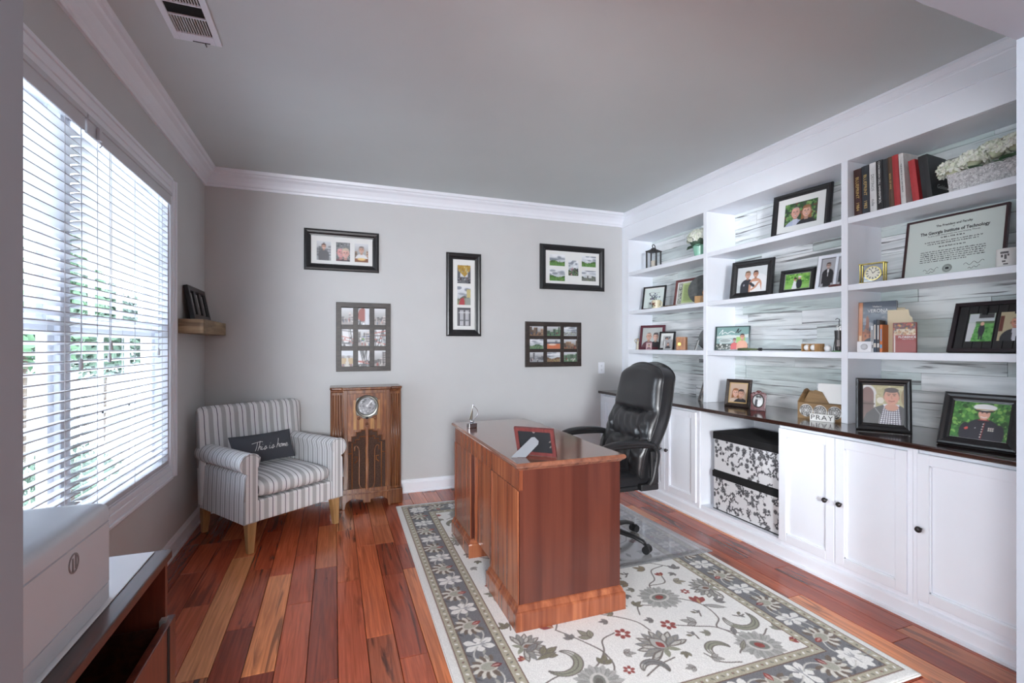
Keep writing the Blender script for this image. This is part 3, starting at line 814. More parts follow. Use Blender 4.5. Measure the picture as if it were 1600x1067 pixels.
        for (x, y, a, s_, col) in ((1.20, .60, 2.5, 1.1, LG), (1.43, .72, .3, .9, GR), (.66, .66, 2.0, 1.2, SG), (.57, .68, 1.8, .8, GR), (.74, .52, -.4, .8, LG), (1.53, .42, 1.4, .9, SG), (1.36, .98, -.4, 1.0, BE),
                                   (1.00, .83, .4, .9, OL), (.86, .80, 2.6, .8, OL), (.40, .62, .4, 1.3, OL), (.62, .48, 1.0, 1.0, OL), (1.08, .37, -.6, .8, LG), (1.29, 1.15, 2.4, 1.1, (150, 132, 100)), (1.10, 1.04, 2.9, 1.1, (140, 120, 90)), (1.46, 1.10, 1.0, 1.0, GR),
                                   (.32, .86, 2.0, .9, OL), (.40, .96, .2, 1.0, OL), (.50, 1.04, 1.3, .9, GR), (.36, 1.18, 2.8, .9, SG), (.70, 1.02, .6, 1.1, OL), (.90, .95, 2.1, 1.1, GR), (.80, 1.30, .8, 1.2, SG)):
            spray(x, y, a, s_*1.3, col)
        leaf(1.44, .66, 2.6, .12, .017, LG); leaf(1.30, .46, 1.0, .07, .014, GR); leaf(.34, .66, .6, .09, .02, GR); leaf(.36, .60, .2, .11, .014, OL); leaf(1.24, .36, .7, .09, .012, SG)
    half()
    # small sprays fill the bare ivory between the large motifs
    random.seed(77)
    for k in range(900):
        x, y = random.uniform(f0+.04, f1-.04), random.uniform(g0+.04, 1.38)
        i, j, q = int(x/w*(c.nx-1)), int(y/h*(c.ny-1)), int(.038/st)
        if c.a[j-q:j+q, i-q:i+q].min() < 225: continue
        a = random.uniform(0, 6.28); t_ = random.random()
        x0_, y0_ = x-.026*cos(a), y-.026*sin(a)
        if t_ < .5: spray(x0_, y0_, a, .9, random.choice([GR, SG, OL, LG]))
        elif t_ < .62: red5(x, y, .7)
        elif t_ < .8: leaf(x0_, y0_, a, .062, .013, random.choice([SG, LG]))
        else: vine([(x-.03*cos(a), y-.03*sin(a)), (x+.012*sin(a), y-.012*cos(a)), (x+.03*cos(a), y+.03*sin(a))]); leaf(x, y, a+.9, .034, .009, OL); leaf(x, y, a-.9, .034, .009, GR)
    top = c.a.copy()
    # far half of the field repeats the near half turned round
    n2 = c.ny//2
    rot = top[::-1, ::-1]
    c.a[n2:] = np.where(np.ones_like(c.a[n2:], bool), rot[n2:], c.a[n2:])
    # borders stay unrotated
    J, I = np.mgrid[0:c.ny, 0:c.nx]; yy = J*h/(c.ny-1); xx = I*w/(c.nx-1)
    outside = (xx < f0) | (xx > f1) | (yy < g0) | (yy > g1)
    c.a[outside] = keep[outside]
    c.noise(5)
    return c
rugm, nt, b = nodemat('rug_wool')
at = N(nt, 'ShaderNodeAttribute'); at.attribute_name = 'Col'; nt.links.new(at.outputs['Color'], b.inputs['Base Color'])
b.inputs['Roughness'].default_value = 1; b.inputs['Specular IOR Level'].default_value = .1; b.inputs['Sheen Weight'].default_value = .15
nz = N(nt, 'ShaderNodeTexNoise'); nz.inputs['Scale'].default_value = 220; bpn = N(nt, 'ShaderNodeBump'); bpn.inputs['Strength'].default_value = .6; bpn.inputs['Distance'].default_value = .004
tcn = N(nt, 'ShaderNodeTexCoord'); nt.links.new(tcn.outputs['Object'], nz.inputs['Vector']); nt.links.new(nz.outputs['Fac'], bpn.inputs['Height']); nt.links.new(bpn.outputs['Normal'], b.inputs['Normal'])
rg = thing('area_rug', 'ivory floral area rug with a grey leaf border under the desk', 'rug', (RUGC.x, RUGC.y, .0), RUGA)
rcv = rug_canvas()
pz = rng.normal(0, .0004, (rcv.ny, rcv.nx)); 
edge = np.minimum(np.minimum(np.arange(rcv.nx)[None], np.arange(rcv.nx)[::-1][None]), np.minimum(np.arange(rcv.ny)[:, None], np.arange(rcv.ny)[::-1][:, None]))
pz -= .009*np.exp(-edge/1.2)
paint('pile', rcv, rg, rugm, (0, 0, .0125), 'xy', pz)
build('backing', MB().box(-RHX+.003, -RHY+.003, .0005, RHX-.003, RHY-.003, .0095), mat('rug_backing', (206, 203, 196), 1), rg)
# clear plastic mat under the office chair
def clear_mat():
    m = bpy.data.materials.new('clear_vinyl'); m.use_nodes = True; nt = m.node_tree; nt.nodes.clear()
    o = N(nt, 'ShaderNodeOutputMaterial'); t = N(nt, 'ShaderNodeBsdfTransparent'); t.inputs['Color'].default_value = (.975, .98, .985, 1)
    g = N(nt, 'ShaderNodeBsdfGlossy'); g.inputs['Roughness'].default_value = .12
    d = N(nt, 'ShaderNodeBsdfDiffuse'); d.inputs['Color'].default_value = (.75, .76, .78, 1)
    lw = N(nt, 'ShaderNodeLayerWeight'); lw.inputs['Blend'].default_value = .5; fr = N(nt, 'ShaderNodeMath', operation='POWER'); fr.inputs[1].default_value = 3.0; nt.links.new(lw.outputs['Facing'], fr.inputs[0])
    x0 = N(nt, 'ShaderNodeMixShader'); x0.inputs['Fac'].default_value = .12; nt.links.new(t.outputs[0], x0.inputs[1]); nt.links.new(d.outputs[0], x0.inputs[2])
    x = N(nt, 'ShaderNodeMixShader'); nt.links.new(fr.outputs[0], x.inputs['Fac']); nt.links.new(x0.outputs[0], x.inputs[1]); nt.links.new(g.outputs[0], x.inputs[2]); nt.links.new(x.outputs[0], o.inputs['Surface'])
    return m
cm = MB()
def matshape(u, v_):
    X_ = 1.43 + .88*u; Y_ = 2.47 + 1.12*v_
    return (X_ - .05*(v_)*u, Y_, .0172 + .0012*sin(9*u)*sin(7*v_))
cm.grid(matshape, 14, 14)
o = build('chair_mat', cm, clear_mat(), smooth=True)
o.modifiers.new('thick', 'SOLIDIFY').thickness = .002
tag(o, 'clear plastic chair mat lying on the rug under the office chair', 'chair mat')

# ================================================================== DESK
M['cherry'] = wood('cherry_veneer', [(.25, (106, 55, 38)), (.5, (140, 78, 52)), (.75, (176, 108, 72))], (20, 20, 1.1), .26, coat=.35, bump=0, distort=.8)
M['cherry_shaded'] = wood('cherry_shaded_veneer', [(.2, (62, 30, 24)), (.5, (84, 42, 33)), (.8, (110, 60, 46))], (14, 14, .7), .28, coat=.3, bump=0, distort=.6)  # same cherry, darkened for the shade on faces turned from the window
M['cherry_top'] = wood('cherry_top', [(.25, (100, 60, 46)), (.5, (130, 82, 62)), (.75, (154, 100, 76))], (26, 1.2, 26), .13, coat=.7, bump=.01, distort=.6)
dk = thing('desk', 'cherry wood pedestal desk standing on the rug', 'desk', (0, 0, .013))
x0, x1, y0, y1 = .795, 1.395, 2.085, 3.40
def desktop(inset, z):
    e = inset; pts = [(x0+e, y0+e), (x1-.0-e, y0+e)]
    for t in np.linspace(0, 1, 9): pts.append((x1-e+.012*sin(pi*t)-.012, y0+.35+t*.62))
    pts += [(x1-e, y0+1.05), (x1-.03-e, y1-e), (x0+e, y1-e)]
    return [(x, y, z) for x, y in pts]
zt = .787
build('desktop', MB().rings([desktop(.020, zt-.036), desktop(.016, zt-.030), desktop(.010, zt-.026), desktop(.003, zt-.020), desktop(0, zt-.012), desktop(.002, zt-.005), desktop(.008, zt)]), M['cherry_top'], dk, smooth='a')
px0, px1 = x0+.022, x1-.025
ap = MB().box(px0, y0+.022, .655, px0+.02, y1-.022, zt-.0355)
build('apron', ap, M['cherry'], dk, bevel=.0015, seg=1)
def pedestal(a, b_, near):
    bx = MB().box(px0+.004, a+.001, .10, px1, b_-.001, zt-.0358)
    p = build('pedestal', bx, M['cherry_shaded'], dk)
    build('side_panel', MB().box(px0, a, .115, px1+.002, a+.002 if near else a+.0015, zt-.036), M['cherry_shaded'], p)
    build('front_panel', MB().box(px0-.002, a, .115, px0+.004, b_, .653), M['cherry'], p, bevel=.001, seg=1)
    st = MB().box(px0-.006, b_-.030, .115, px0, b_, .653).box(px0-.006, a, .115, px0, a+.012, .653)
    build('stile', st, M['cherry'], p, bevel=.0015, seg=1)
    rings = []
    for e, z in ((.022, 0), (.022, .078), (.019, .086), (.014, .090), (.012, .100), (.006, .112), (.001, .116)):
        rings.append([(px0-e, a-e, z), (px1+e, a-e, z), (px1+e, b_+e*.9, z), (px0-e, b_+e*.9, z)])
    build('plinth', MB().rings(rings), M['cherry'], p)
pedestal(y0+.024, y0+.455, True)
pedestal(y1-.455, y1-.024, False)
build('modesty_panel', MB().box(px0+.022, y0+.455, .115, px0+.036, y1-.455, .70), M['cherry'], dk)
build('modesty_stile', MB().box(px0+.014, y0+.47, .115, px0+.022, y0+.50, .655).box(px0+.014, y1-.50, .115, px0+.022, y1-.47, .655), M['cherry'], dk, bevel=.001, seg=1)
build('user_rail', MB().box(px1-.06, y0+.455, .63, px1-.04, y1-.455, zt-.0358), M['cherry_shaded'], dk)

# photo frame seen from behind
M['maroon'] = wood('mahogany_frame', [(.3, (84, 40, 42)), (.7, (122, 66, 64))], (40, 40, 6), .3, coat=.3)
def ringframe(w, h, prof):
    """mitred frame: prof = [(inset, y)] ; faces -y, bottom at z=0"""
    rs = []
    for i, y in prof: rs.append([(-w/2+i, y, i), (w/2-i, y, i), (w/2-i, y, h-i), (-w/2+i, y, h-i)])
    return MB().rings(rs, loop=True)
df = thing('desk_photo_frame', 'mahogany photo frame on the desk, its black back and easel showing', 'picture frame', (.955, 2.215, .8015), R(138), tilt=R(-22))
w, h = .205, .155
build('frame', ringframe(w, h, [(0, 0), (0, -.014), (.006, -.018), (.016, -.012), (.018, -.006), (.018, 0)]), M['maroon'], df)
build('back_panel', MB().box(-w/2+.012, -.006, .012, w/2-.012, -.003, h-.012), mat('black_velvet_back', (28, 30, 34), .95), df)
build('picture', MB().box(-w/2+.016, -.0075, .016, w/2-.016, -.0062, h-.016), M['paper'], df)
Hh = Vector((-.012, .002, .098)); Ff = Vector((.072, .066, .0266)); dd = (Ff-Hh); uu = dd.cross(Vector((0, 1, 0))).normalized(); nn = dd.cross(uu).normalized()*.0025
def foot(q):   # slide along the strut until it meets the desk
    p = Hh+uu*q; f = lambda v: -.3746*v.y+.9272*v.z
    return p+dd*(f(p)/-(f(p+dd)-f(p)))
ep = [Hh+uu*.014, Hh+dd*.10+uu*.024, foot(.026), foot(-.026), Hh+dd*.10-uu*.024, Hh-uu*.014]
build('easel', MB().rings([[tuple(p) for p in ep], [tuple(p+nn) for p in ep]]), mat('grey_easel', (128, 132, 138), .9), df)
for x, z, a in ((.0, h-.022, 0), (-.078, .085, 1), (-.078, .055, 1)):
    build('hanger', MB().prism([(-.008, .003), (.008, .003), (.003, -.004), (-.003, -.004)], -.001, .0015, 'y'), M['silver'], df, loc=(x, -.002, z), rot=(0, R(90)*a*.6, 0))

# sailboat trophy
tr = thing('sailboat_trophy', 'small silver sailboat trophy on the desk corner', 'trophy', (.873, 3.13, .8005), R(12))
build('base', MB().box(-.030, -.020, 0, .030, .020, .034), M['chrome'], tr, bevel=.003)
build('hull', MB().lathe([(.012, .034), (.014, .040), (.018, .046), (.010, .052), (.004, .053)], 12, (.0, 0, 0)), M['chrome'], tr, smooth=True)
def sail(u, v_):
    z = .054 + .088*v_; wd = .026*(1-v_)**.8
    return (-.014 + .020*v_ + wd*(u-.25) , .012*sin(pi*u)*(1-v_), z)
o = build('sail', MB().grid(sail, 8, 12), mat('sail_metal', (150, 145, 135), .2, metal=1), tr, smooth=True); o.modifiers.new('t', 'SOLIDIFY').thickness = .002
build('spinnaker', MB().tube([(.006, 0, .152), (.012, 0, .160), (.008, 0, .148)] + [(.008+.038*sin(pi*t)**.8, 0, .148-.098*t) for t in np.linspace(0, 1, 12)], .0022, 6), M['chrome'], tr, smooth=True)
build('mast', MB().tube([(.004, 0, .05), (.006, 0, .154)], .0016, 6), M['chrome'], tr)

# ================================================================== OFFICE CHAIR
oc_ = thing('office_chair', 'high-back black leather office chair behind the desk', 'office chair', (1.72, 2.85, .0195), R(-90))
pl, le = M['plastic'], M['leather']
build('hub', MB().lathe([(.0005, .06), (.045, .06), (.05, .085), (.04, .115), (.0005, .115)], 18), pl, oc_, smooth='a')
for k in range(5):
    a = R(32+72*k); ca, sa = cos(a), sin(a)
    pts = [(ca*r, sa*r, z) for r, z in ((.03, .092), (.12, .098), (.22, .088), (.285, .068), (.300, .052))]
    lg = build('leg', MB().tube(pts, [.030, .027, .022, .019, .014], 10, flat=.65), pl, oc_, smooth=True)
    cx, cy = ca*.312, sa*.312; tx, ty = -sa, ca
    mb = MB()
    for s_ in (-1, 1): mb.tube([(cx+tx*s_*.006, cy+ty*s_*.006, .0255), (cx+tx*s_*.027, cy+ty*s_*.027, .0255)], .0255, 14)
    mb.tube([(cx-tx*.02, cy-ty*.02, .04), (cx+tx*.02, cy+ty*.02, .04)], .016, 10).tube([(ca*.300, sa*.300, .03), (ca*.300, sa*.300, .07)], .006, 8)
    build('caster', mb, pl, lg, smooth='a')
build('gas_lift', MB().lathe([(.028, .11), (.028, .25), (.018, .25), (.018, .385), (.0005, .385)], 14), pl, oc_, smooth='a')
build('mechanism', MB().box(-.09, -.13, .375, .09, .11, .415), pl, oc_, bevel=.01)
build('seat_pan', MB().box(-.255, -.24, .405, .255, .25, .440), pl, oc_, bevel=.014, seg=3)
def seatf(u, v_):
    x = (u-.5)*2; y = (v_-.5)*2
    e = max(0, 1-abs(x)**6)**.5 * max(0, 1-abs(y)**6)**.5
    return (x*.255, y*.25-.01, .442 + .075*e + .012*cos(x*2.5)*e - .006*e*math.exp(-(abs(x)-.62)**2/.003))
mb = MB().grid(seatf, 30, 30); mb.grid(lambda u, v_: ((u-.5)*.51, (v_-.5)*.5-.01, .440), 1, 1)
build('seat', mb, le, oc_, smooth=True)
# back cushion
def bw(t):   # half width up the back
    base = .245 + .018*sin(pi*min(1, t*1.2)) - .02*max(0, t-.55)
    r = max(0, (t-.90)/.10); return base*(1-r*r*.30) if t > .90 else base
Hb = .74
def back_off(sx, t):
    ed = max(0, 1-abs(sx)**7)**.5
    d = .012 + .030*ed
    # three cushions divided by two soft creases, centre panel between two side bolsters
    cr = 0
    for tc_, am, wx in ((.36, .026, .62), (.60, .030, .50)):
        inw = 1/(1+math.exp((abs(sx)-wx)*16))
        bow = tc_ - .03*(1-abs(sx)**2) + (.02 if tc_ > .5 else 0)
        cr += am*math.exp(-((t-bow)/.020)**2)*(.25+.75*inw)
    puff = .022*abs(sin(pi*np.clip((t-.02)/.34, 0, 1))) if t < .36 else (.024*abs(sin(pi*(t-.36)/.24)) if t < .60 else .020*abs(sin(pi*min(1, (t-.60)/.40)))**.6)
    side = .012*math.exp(-((abs(sx)-.60)/.05)**2)*(1 if t < .60 else 0)
    for bx_ in (-.3, .3):
        for tb in (.345, .585): cr += .012*math.exp(-((sx-bx_)/.09)**2-((t-tb)/.03)**2)
    wr = 0
    if t < .62:
        wr = 1.7*(.0032*sin(sx*22+3*sin(t*14))*math.exp(-((t-.47)/.11)**2) + .003*sin(sx*15+t*40)*math.exp(-((t-.28)/.09)**2) + .0025*sin((t*60)+sx*9)*math.exp(-((abs(sx)-.75)/.2)**2))
    return d*(1-max(0, (t-.93)/.07)**2*.75)*(1-max(0, (.05-t)/.05)**2*.7) + (puff-cr-side+wr)*ed
def spine(t):  # centre line y, z
    z = .475 + Hb*t*.955; y = .195 + .20*t + .035*(1-t)*(t)*2 - .03*math.exp(-((t-.25)/.2)**2)
    return y, z
def bfront(u, v_):
    sx = (u-.5)*2; y, z = spine(v_); return (sx*bw(v_), y-.055-back_off(sx, v_), z + (.035*(1-sx*sx) if v_ > .999 else .035*(1-sx*sx)*max(0, (v_-.8)/.2)))
def bback(u, v_):
    sx = (u-.5)*2; y, z = spine(v_); q = max(0, 1-abs(sx)**6)**.5
    return (sx*bw(v_)*.97, y+.030+.026*q*(1-max(0, (v_-.9)/.1)**2), z + .035*(1-sx*sx)*max(0, (v_-.8)/.2))
nu, nv = 44, 64
mb = MB().grid(bfront, nu, nv)
F = len(mb.v); mb.grid(bback, nu, nv)
I = lambda i, j: j*(nu+1)+i
ring_i = [(i, 0) for i in range(nu+1)] + [(nu, j) for j in range(1, nv+1)] + [(i, nv) for i in range(nu-1, -1, -1)] + [(0, j) for j in range(nv-1, 0, -1)]
for k in range(len(ring_i)):
    a, b_ = ring_i[k], ring_i[(k+1) % len(ring_i)]
    mb.f.append((I(*a), I(*b_), F+I(*b_), F+I(*a))); mb.m.append(0)
bk = build('backrest', mb, le, oc_, smooth='a', ang=60)
path = [bfront(0, j/40) for j in range(41)] + [bfront(i/20, 1) for i in range(1, 20)] + [bfront(1, 1-j/40) for j in range(41)]
build('piping', MB().tube(path, .0045, 6), le, bk, smooth=True)
path = [bback(0, j/40) for j in range(41)] + [bback(i/20, 1) for i in range(1, 20)] + [bback(1, 1-j/40) for j in range(41)]
build('piping', MB().tube(path, .004, 6), le, bk, smooth=True)
for s_ in (-1, 1):
    xs = s_*.285
    pts = [(xs*.93, .16, .425), (xs, .19, .47), (xs, .215, .56), (xs, .225, .64), (xs, .205, .685), (xs, .15, .70), (xs, .02, .705), (xs, -.10, .700), (xs, -.17, .685), (xs*.99, -.215, .655), (xs*.97, -.225, .60), (xs*.95, -.20, .53), (xs*.92, -.15, .47), (xs*.9, -.10, .43)]
    ar = build('arm', MB().tube([tuple(p) for p in spline(pts, 4)], .020, 10, flat=1.0), pl, oc_, smooth=True)
    pad = [(xs, .20, .695), (xs, .12, .716), (xs, 0, .722), (xs, -.10, .716), (xs, -.175, .696)]
    build('arm_pad', MB().tube([tuple(p) for p in spline(pad, 4)], [.018]+[.030]*15+[.018], 12, flat=.6), le, ar, smooth=True)
    build('bracket', MB().box(xs*.88, .10, .41, xs*1.03, .235, .452).box(xs*.99-.012, .175, .45, xs*.99+.012, .235, .66), pl, ar, bevel=.008)
    for zb in (.50, .60): build('bolt', MB().tube([(xs*.99+s_*.012, .205, zb), (xs*.99+s_*.017, .205, zb)], .009, 10), pl, ar)

# ================================================================== STRIPED ARMCHAIR
def stripe(name, axis, period=.086, phase=0.0):
    m, nt, b = nodemat(name)
    tc = N(nt, 'ShaderNodeTexCoord'); sp = N(nt, 'ShaderNodeSeparateXYZ'); nt.links.new(tc.outputs['Object'], sp.inputs[0])
    a = N(nt, 'ShaderNodeMath', operation='MULTIPLY_ADD'); a.inputs[1].default_value = 1/period; a.inputs[2].default_value = 50+phase
    nt.links.new(sp.outputs[axis], a.inputs[0])
    f = N(nt, 'ShaderNodeMath', operation='FRACT'); nt.links.new(a.outputs[0], f.inputs[0])
    r = N(nt, 'ShaderNodeValToRGB'); r.color_ramp.interpolation = 'CONSTANT'
    WH = (240, 240, 241); GRY = (190, 190, 191); DK = (106, 106, 112)
    st = [(0, DK), (.06, WH), (.35, GRY), (.70, WH)]
    els = r.color_ramp.elements
    while len(els) < len(st): els.new(.5)
    for e, (p, c) in zip(els, st): e.position = p; e.color = L4(c)
    nt.links.new(f.outputs[0], r.inputs['Fac'])
    w = N(nt, 'ShaderNodeTexNoise'); w.inputs['Scale'].default_value = 500; nt.links.new(tc.outputs['Object'], w.inputs['Vector'])
    mx = N(nt, 'ShaderNodeMix', data_type='RGBA', blend_type='MULTIPLY'); mx.inputs['Factor'].default_value = .25
    nt.links.new(r.outputs['Color'], mx.inputs['A']); nt.links.new(w.outputs['Color'], mx.inputs['B']); nt.links.new(mx.outputs['Result'], b.inputs['Base Color'])
    b.inputs['Roughness'].default_value = .95; b.inputs['Specular IOR Level'].default_value = .2
    bp_ = N(nt, 'ShaderNodeBump'); bp_.inputs['Strength'].default_value = .15; bp_.inputs['Distance'].default_value = .001; nt.links.new(w.outputs['Fac'], bp_.inputs['Height']); nt.links.new(bp_.outputs['Normal'], b.inputs['Normal'])
    return m
SX, SY = stripe('ticking_stripe_across', 'X'), stripe('ticking_stripe_along', 'Y', .062)
SX2 = stripe('ticking_stripe_front', 'X', .062, .35)
ac = thing('armchair', 'striped upholstered armchair with rolled arms in the corner', 'armchair', (-.438, 3.972, 0), R(35.2))
ac.scale = (1.03, 1, 1)
M['oak'] = wood('honey_oak_leg', [(.3, (150, 112, 70)), (.7, (186, 146, 98))], (20, 20, 3), .4)
for sx in (-1, 1):
    for fy in (-1, 1):
        xa, ya = sx*.305, fy*.31
        build('leg', MB().rings([[(xa-r+ox, ya-r+oy, z), (xa+r+ox, ya-r+oy, z), (xa+r+ox, ya+r+oy, z), (xa-r+ox, ya+r+oy, z)] for r, z, ox, oy in ((.018, 0, sx*.006, fy*.012), (.030, .205, 0, 0))]), M['oak'], ac, bevel=.004)
def puff(name, hx, hy, hz, m, parent, loc, rot=(0,0,0), ex=5, ez=2.6, n=22):
    def fn(u, v_):
        a = -pi+2*pi*u; t = -pi/2+pi*v_
        sp_ = lambda q, e: math.copysign(abs(q)**(2/e), q)
        return (hx*sp_(cos(a), ex)*sp_(cos(t), ez), hy*sp_(sin(a), ex)*sp_(cos(t), ez), hz*sp_(sin(t), ez))
    return build(name, MB().grid(fn, n*3, n), m, parent, smooth=True, loc=loc, rot=rot)
build('seat_frame', MB().box(-.285, -.335, .195, .285, .33, .335), SX, ac, bevel=.012, seg=3)
puff('seat_cushion', .272, .335, .075, SX, ac, (0, -.012, .398), ex=9, ez=3.2)
# back: side profile swept across the width, rolled top
prof = [(.175, .30), (.185, .40), (.215, .60), (.245, .78), (.252, .85), (.268, .895), (.300, .915), (.335, .908), (.352, .88), (.350, .80), (.335, .60), (.322, .40), (.318, .21), (.28, .20), (.20, .20)]
rs = []
for k in range(25):
    s_ = -1+2*k/24; wd = .376
    e = max(0, 1-abs(s_)**14)**.5; 
    ring = []
    for (y, z) in prof:
        t = (z-.2)/.71
        xx = s_*wd*(.965+.035*min(1, t*1.3))
        cy_, cz_ = .268, .56
        ring.append((xx, cy_+(y-cy_)*(.45+.55*e), cz_+(z-cz_)*(.94+.06*e)))
    rs.append(ring)
build('backrest', MB().rings(rs), SX, ac, smooth='a', ang=50)
for sx in (-1, 1):
    # arm body with rolled top, profile in x-z swept along y
    def armprof(s_):
        pr_ = [(.272, .20), (.272, .56)]
        cxr, czr, rr = .318, .585, .066
        for a in np.linspace(150, -75, 20): pr_.append((cxr+rr*cos(R(a)), czr+rr*sin(R(a))))
        pr_ += [(.350, .50), (.358, .35), (.360, .20)]
        return pr_
    pp = [(sx*x, z) for x, z in armprof(0)]
    a_ = build('arm', MB().prism(pp, -.345, .30, 'y'), SY, ac, smooth='a', ang=40)
    ins = [(sx*(.318+(x-.318)*.93), .40+(z-.40)*.97) for x, z in armprof(0)]
    build('arm_front', MB().prism(ins, -.352, -.340, 'y'), SX2, a_, bevel=.004)
    build('welt', MB().tube([(x, -.3475, z) for x, z in pp[1:-1]], .0045, 6), SX2, a_, smooth=True)

# lumbar pillow
pw = thing('throw_pillow', 'charcoal lumbar pillow with white script lettering on the armchair', 'pillow', (-.500, 3.985, .478), R(35.2), tilt=R(-22))
M['charcoal'] = mat('charcoal_linen', (74, 77, 84), .95, noise=.12, nscale=300, bump=.2, bscale=500)
PH_, PW_ = .22, .46
def pil(u, v_, sgn):
    x = (u-.5)*2; z = (v_-.5)*2
    d = (max(0, 1-abs(x)**2.6)**.65)*(max(0, 1-abs(z)**2.4)**.65)
    sag = 1-.06*(1-abs(z))*abs(x)**3
    return (x*PW_/2*sag, sgn*.058*d - .058 , PH_/2+z*PH_/2*(1-.07*(1-abs(x)**2)*1) )
build('cushion', MB().grid(lambda u, v_: pil(u, v_, -1), 30, 18).grid(lambda u, v_: pil(u, v_, 1), 30, 18), M['charcoal'], pw, smooth=True)
def psurf(x, z):
    u = x/PW_+.5; v_ = (z/PH_); p = pil(u, v_, -1); return (p[0], p[1]-.0016, p[2])
script = {  # handwritten strokes, unit height about 1
 'T': [[(-.15, .92), (.25, 1.0), (.75, 1.05), (.95, .98)], [(.42, 1.02), (.36, .5), (.25, 0)]],
 'h': [[(.18, 1.15), (.12, .6), (0, 0)], [(.03, .2), (.18, .45), (.28, .42), (.26, .12), (.38, .05)]],
 'i': [[(.05, .42), (.02, .1), (.12, .04), (.2, .12)], [(.1, .66), (.12, .68)]],
 's': [[(0, .08), (.2, .42), (.26, .2), (.18, .02), (.05, .03), (.3, .12), (.38, .16)]],
 'o': [[(.16, .40), (.02, .28), (.05, .06), (.18, .08), (.22, .28), (.15, .42), (.34, .38)]],
 'm': [[(0, .38), (0, .04), (.06, .3), (.15, .36), (.15, .06), (.22, .3), (.3, .36), (.32, .06), (.38, .1)]],
 'e': [[(.0, .18), (.2, .25), (.18, .42), (.04, .36), (.02, .1), (.16, .03), (.32, .16)]]}
mb = MB()
def word(txt, x, z, s_):
    adv = {'T': .5, 'h': .36, 'i': .24, 's': .42, 'o': .34, 'm': .42, 'e': .3, ' ': .16}
    for ch in txt:
        if ch in script:
            for st in script[ch]:
                pts = [psurf(x+(p[0]+.22*p[1])*s_, z+p[1]*s_*.9) for p in spline(st, 5)]
                mb.tube(pts, .0017, 5)
        x += adv[ch]*s_
word('This is home', -.108, .080, .070)
build('lettering', mb, M['whiteink'], pw)
# ================================================================== ART FOR FLAT PRINTS
def person(c, x, y, s, skin=(214, 168, 146), hair=(70, 54, 46), top=(60, 62, 72), long=False, bald=False, shirt=None, smile=True):
    sh = tuple(v*.8 for v in skin)
    if long:
        c.ell(x, y+.40*s, .46*s, .62*s, hair); c.ell(x-.3*s, y-.05*s, .18*s, .42*s, hair); c.ell(x+.3*s, y-.05*s, .18*s, .42*s, hair)
    c.ell(x, y-1.15*s, 1.0*s, 1.0*s, top); c.rect(x-1.0*s, y-3*s, x+1.0*s, y-1.15*s, top)
    c.rect(x-.17*s, y-.28*s, x+.17*s, y+.15*s, sh)
    if shirt: c.poly([(x-.22*s, y-.12*s), (x+.22*s, y-.12*s), (x+.12*s, y-1.3*s), (x, y-1.7*s), (x-.12*s, y-1.3*s)], shirt)
    if not bald: c.ell(x, y+.62*s, .40*s, .44*s, hair)
    c.ell(x, y+.46*s, .35*s, .48*s, skin)
    c.ell(x-.36*s, y+.45*s, .06*s, .11*s, sh); c.ell(x+.36*s, y+.45*s, .06*s, .11*s, sh)
    if bald: c.ell(x, y+.72*s, .33*s, .22*s, skin); c.ell(x, y+.90*s, .24*s, .08*s, hair, op=.6)
    else: c.ell(x, y+.90*s, .34*s, .17*s, hair)
    c.ell(x+.13*s, y+.44*s, .22*s, .44*s, sh, op=.35); c.ell(x-.08*s, y+.68*s, .18*s, .12*s, tuple(min(255, v*1.08) for v in skin), op=.5)
    for q in (-1, 1):
        c.ell(x+q*.14*s, y+.52*s, .055*s, .028*s, (52, 40, 38)); c.line([(x+q*.07*s, y+.61*s), (x+q*.21*s, y+.62*s)], .014*s, tuple(v*.6 for v in hair))
        c.ell(x+q*.2*s, y+.33*s, .08*s, .07*s, (212, 150, 134), op=.5)
    c.line([(x, y+.5*s), (x+.03*s, y+.36*s), (x-.02*s, y+.34*s)], .016*s, sh)
    if smile: c.ell(x, y+.20*s, .14*s, .052*s, (150, 80, 78)); c.ell(x, y+.215*s, .115*s, .03*s, (240, 236, 230))
    else: c.line([(x-.09*s, y+.2*s), (x+.09*s, y+.2*s)], .016*s, (150, 90, 84))
def step(w): return .0045 if w < .2 else .004
def canv(w, h, st=.004, c=(200, 200, 200)): return Canvas(max(12, int(w/st)), max(12, int(h/st)), w, h, c)
def foliage_bg(c, cols, n=160, r=.012):
    c.speck(0, 0, c.w, c.h, n, r, cols)
def landscape(w, h, seed, green=(96, 138, 72), st=.005):
    random.seed(seed); c = canv(w, h, st); c.grad((176, 184, 190), (228, 230, 234))
    for _ in range(9): c.ell(random.uniform(0, w), random.uniform(h*.5, h), w*random.uniform(.1, .3), h*random.uniform(.04, .12), random.choice([(236, 236, 240), (150, 156, 166), (124, 130, 142)]), op=.8)
    c.poly([(0, 0), (w, 0), (w, h*.42)] + [(w*t, h*(.40+.10*sin(t*7+seed))) for t in np.linspace(1, 0, 8)], tuple(v*.75 for v in green))
    c.poly([(0, 0), (w, 0), (w, h*.30), (w*.5, h*.34), (0, h*.26)], green)
    c.speck(0, 0, w, h*.4, 40, h*.04, [green, tuple(v*.6 for v in green), (150, 160, 96), (70, 84, 60)])
    random.seed(seed+1); return c
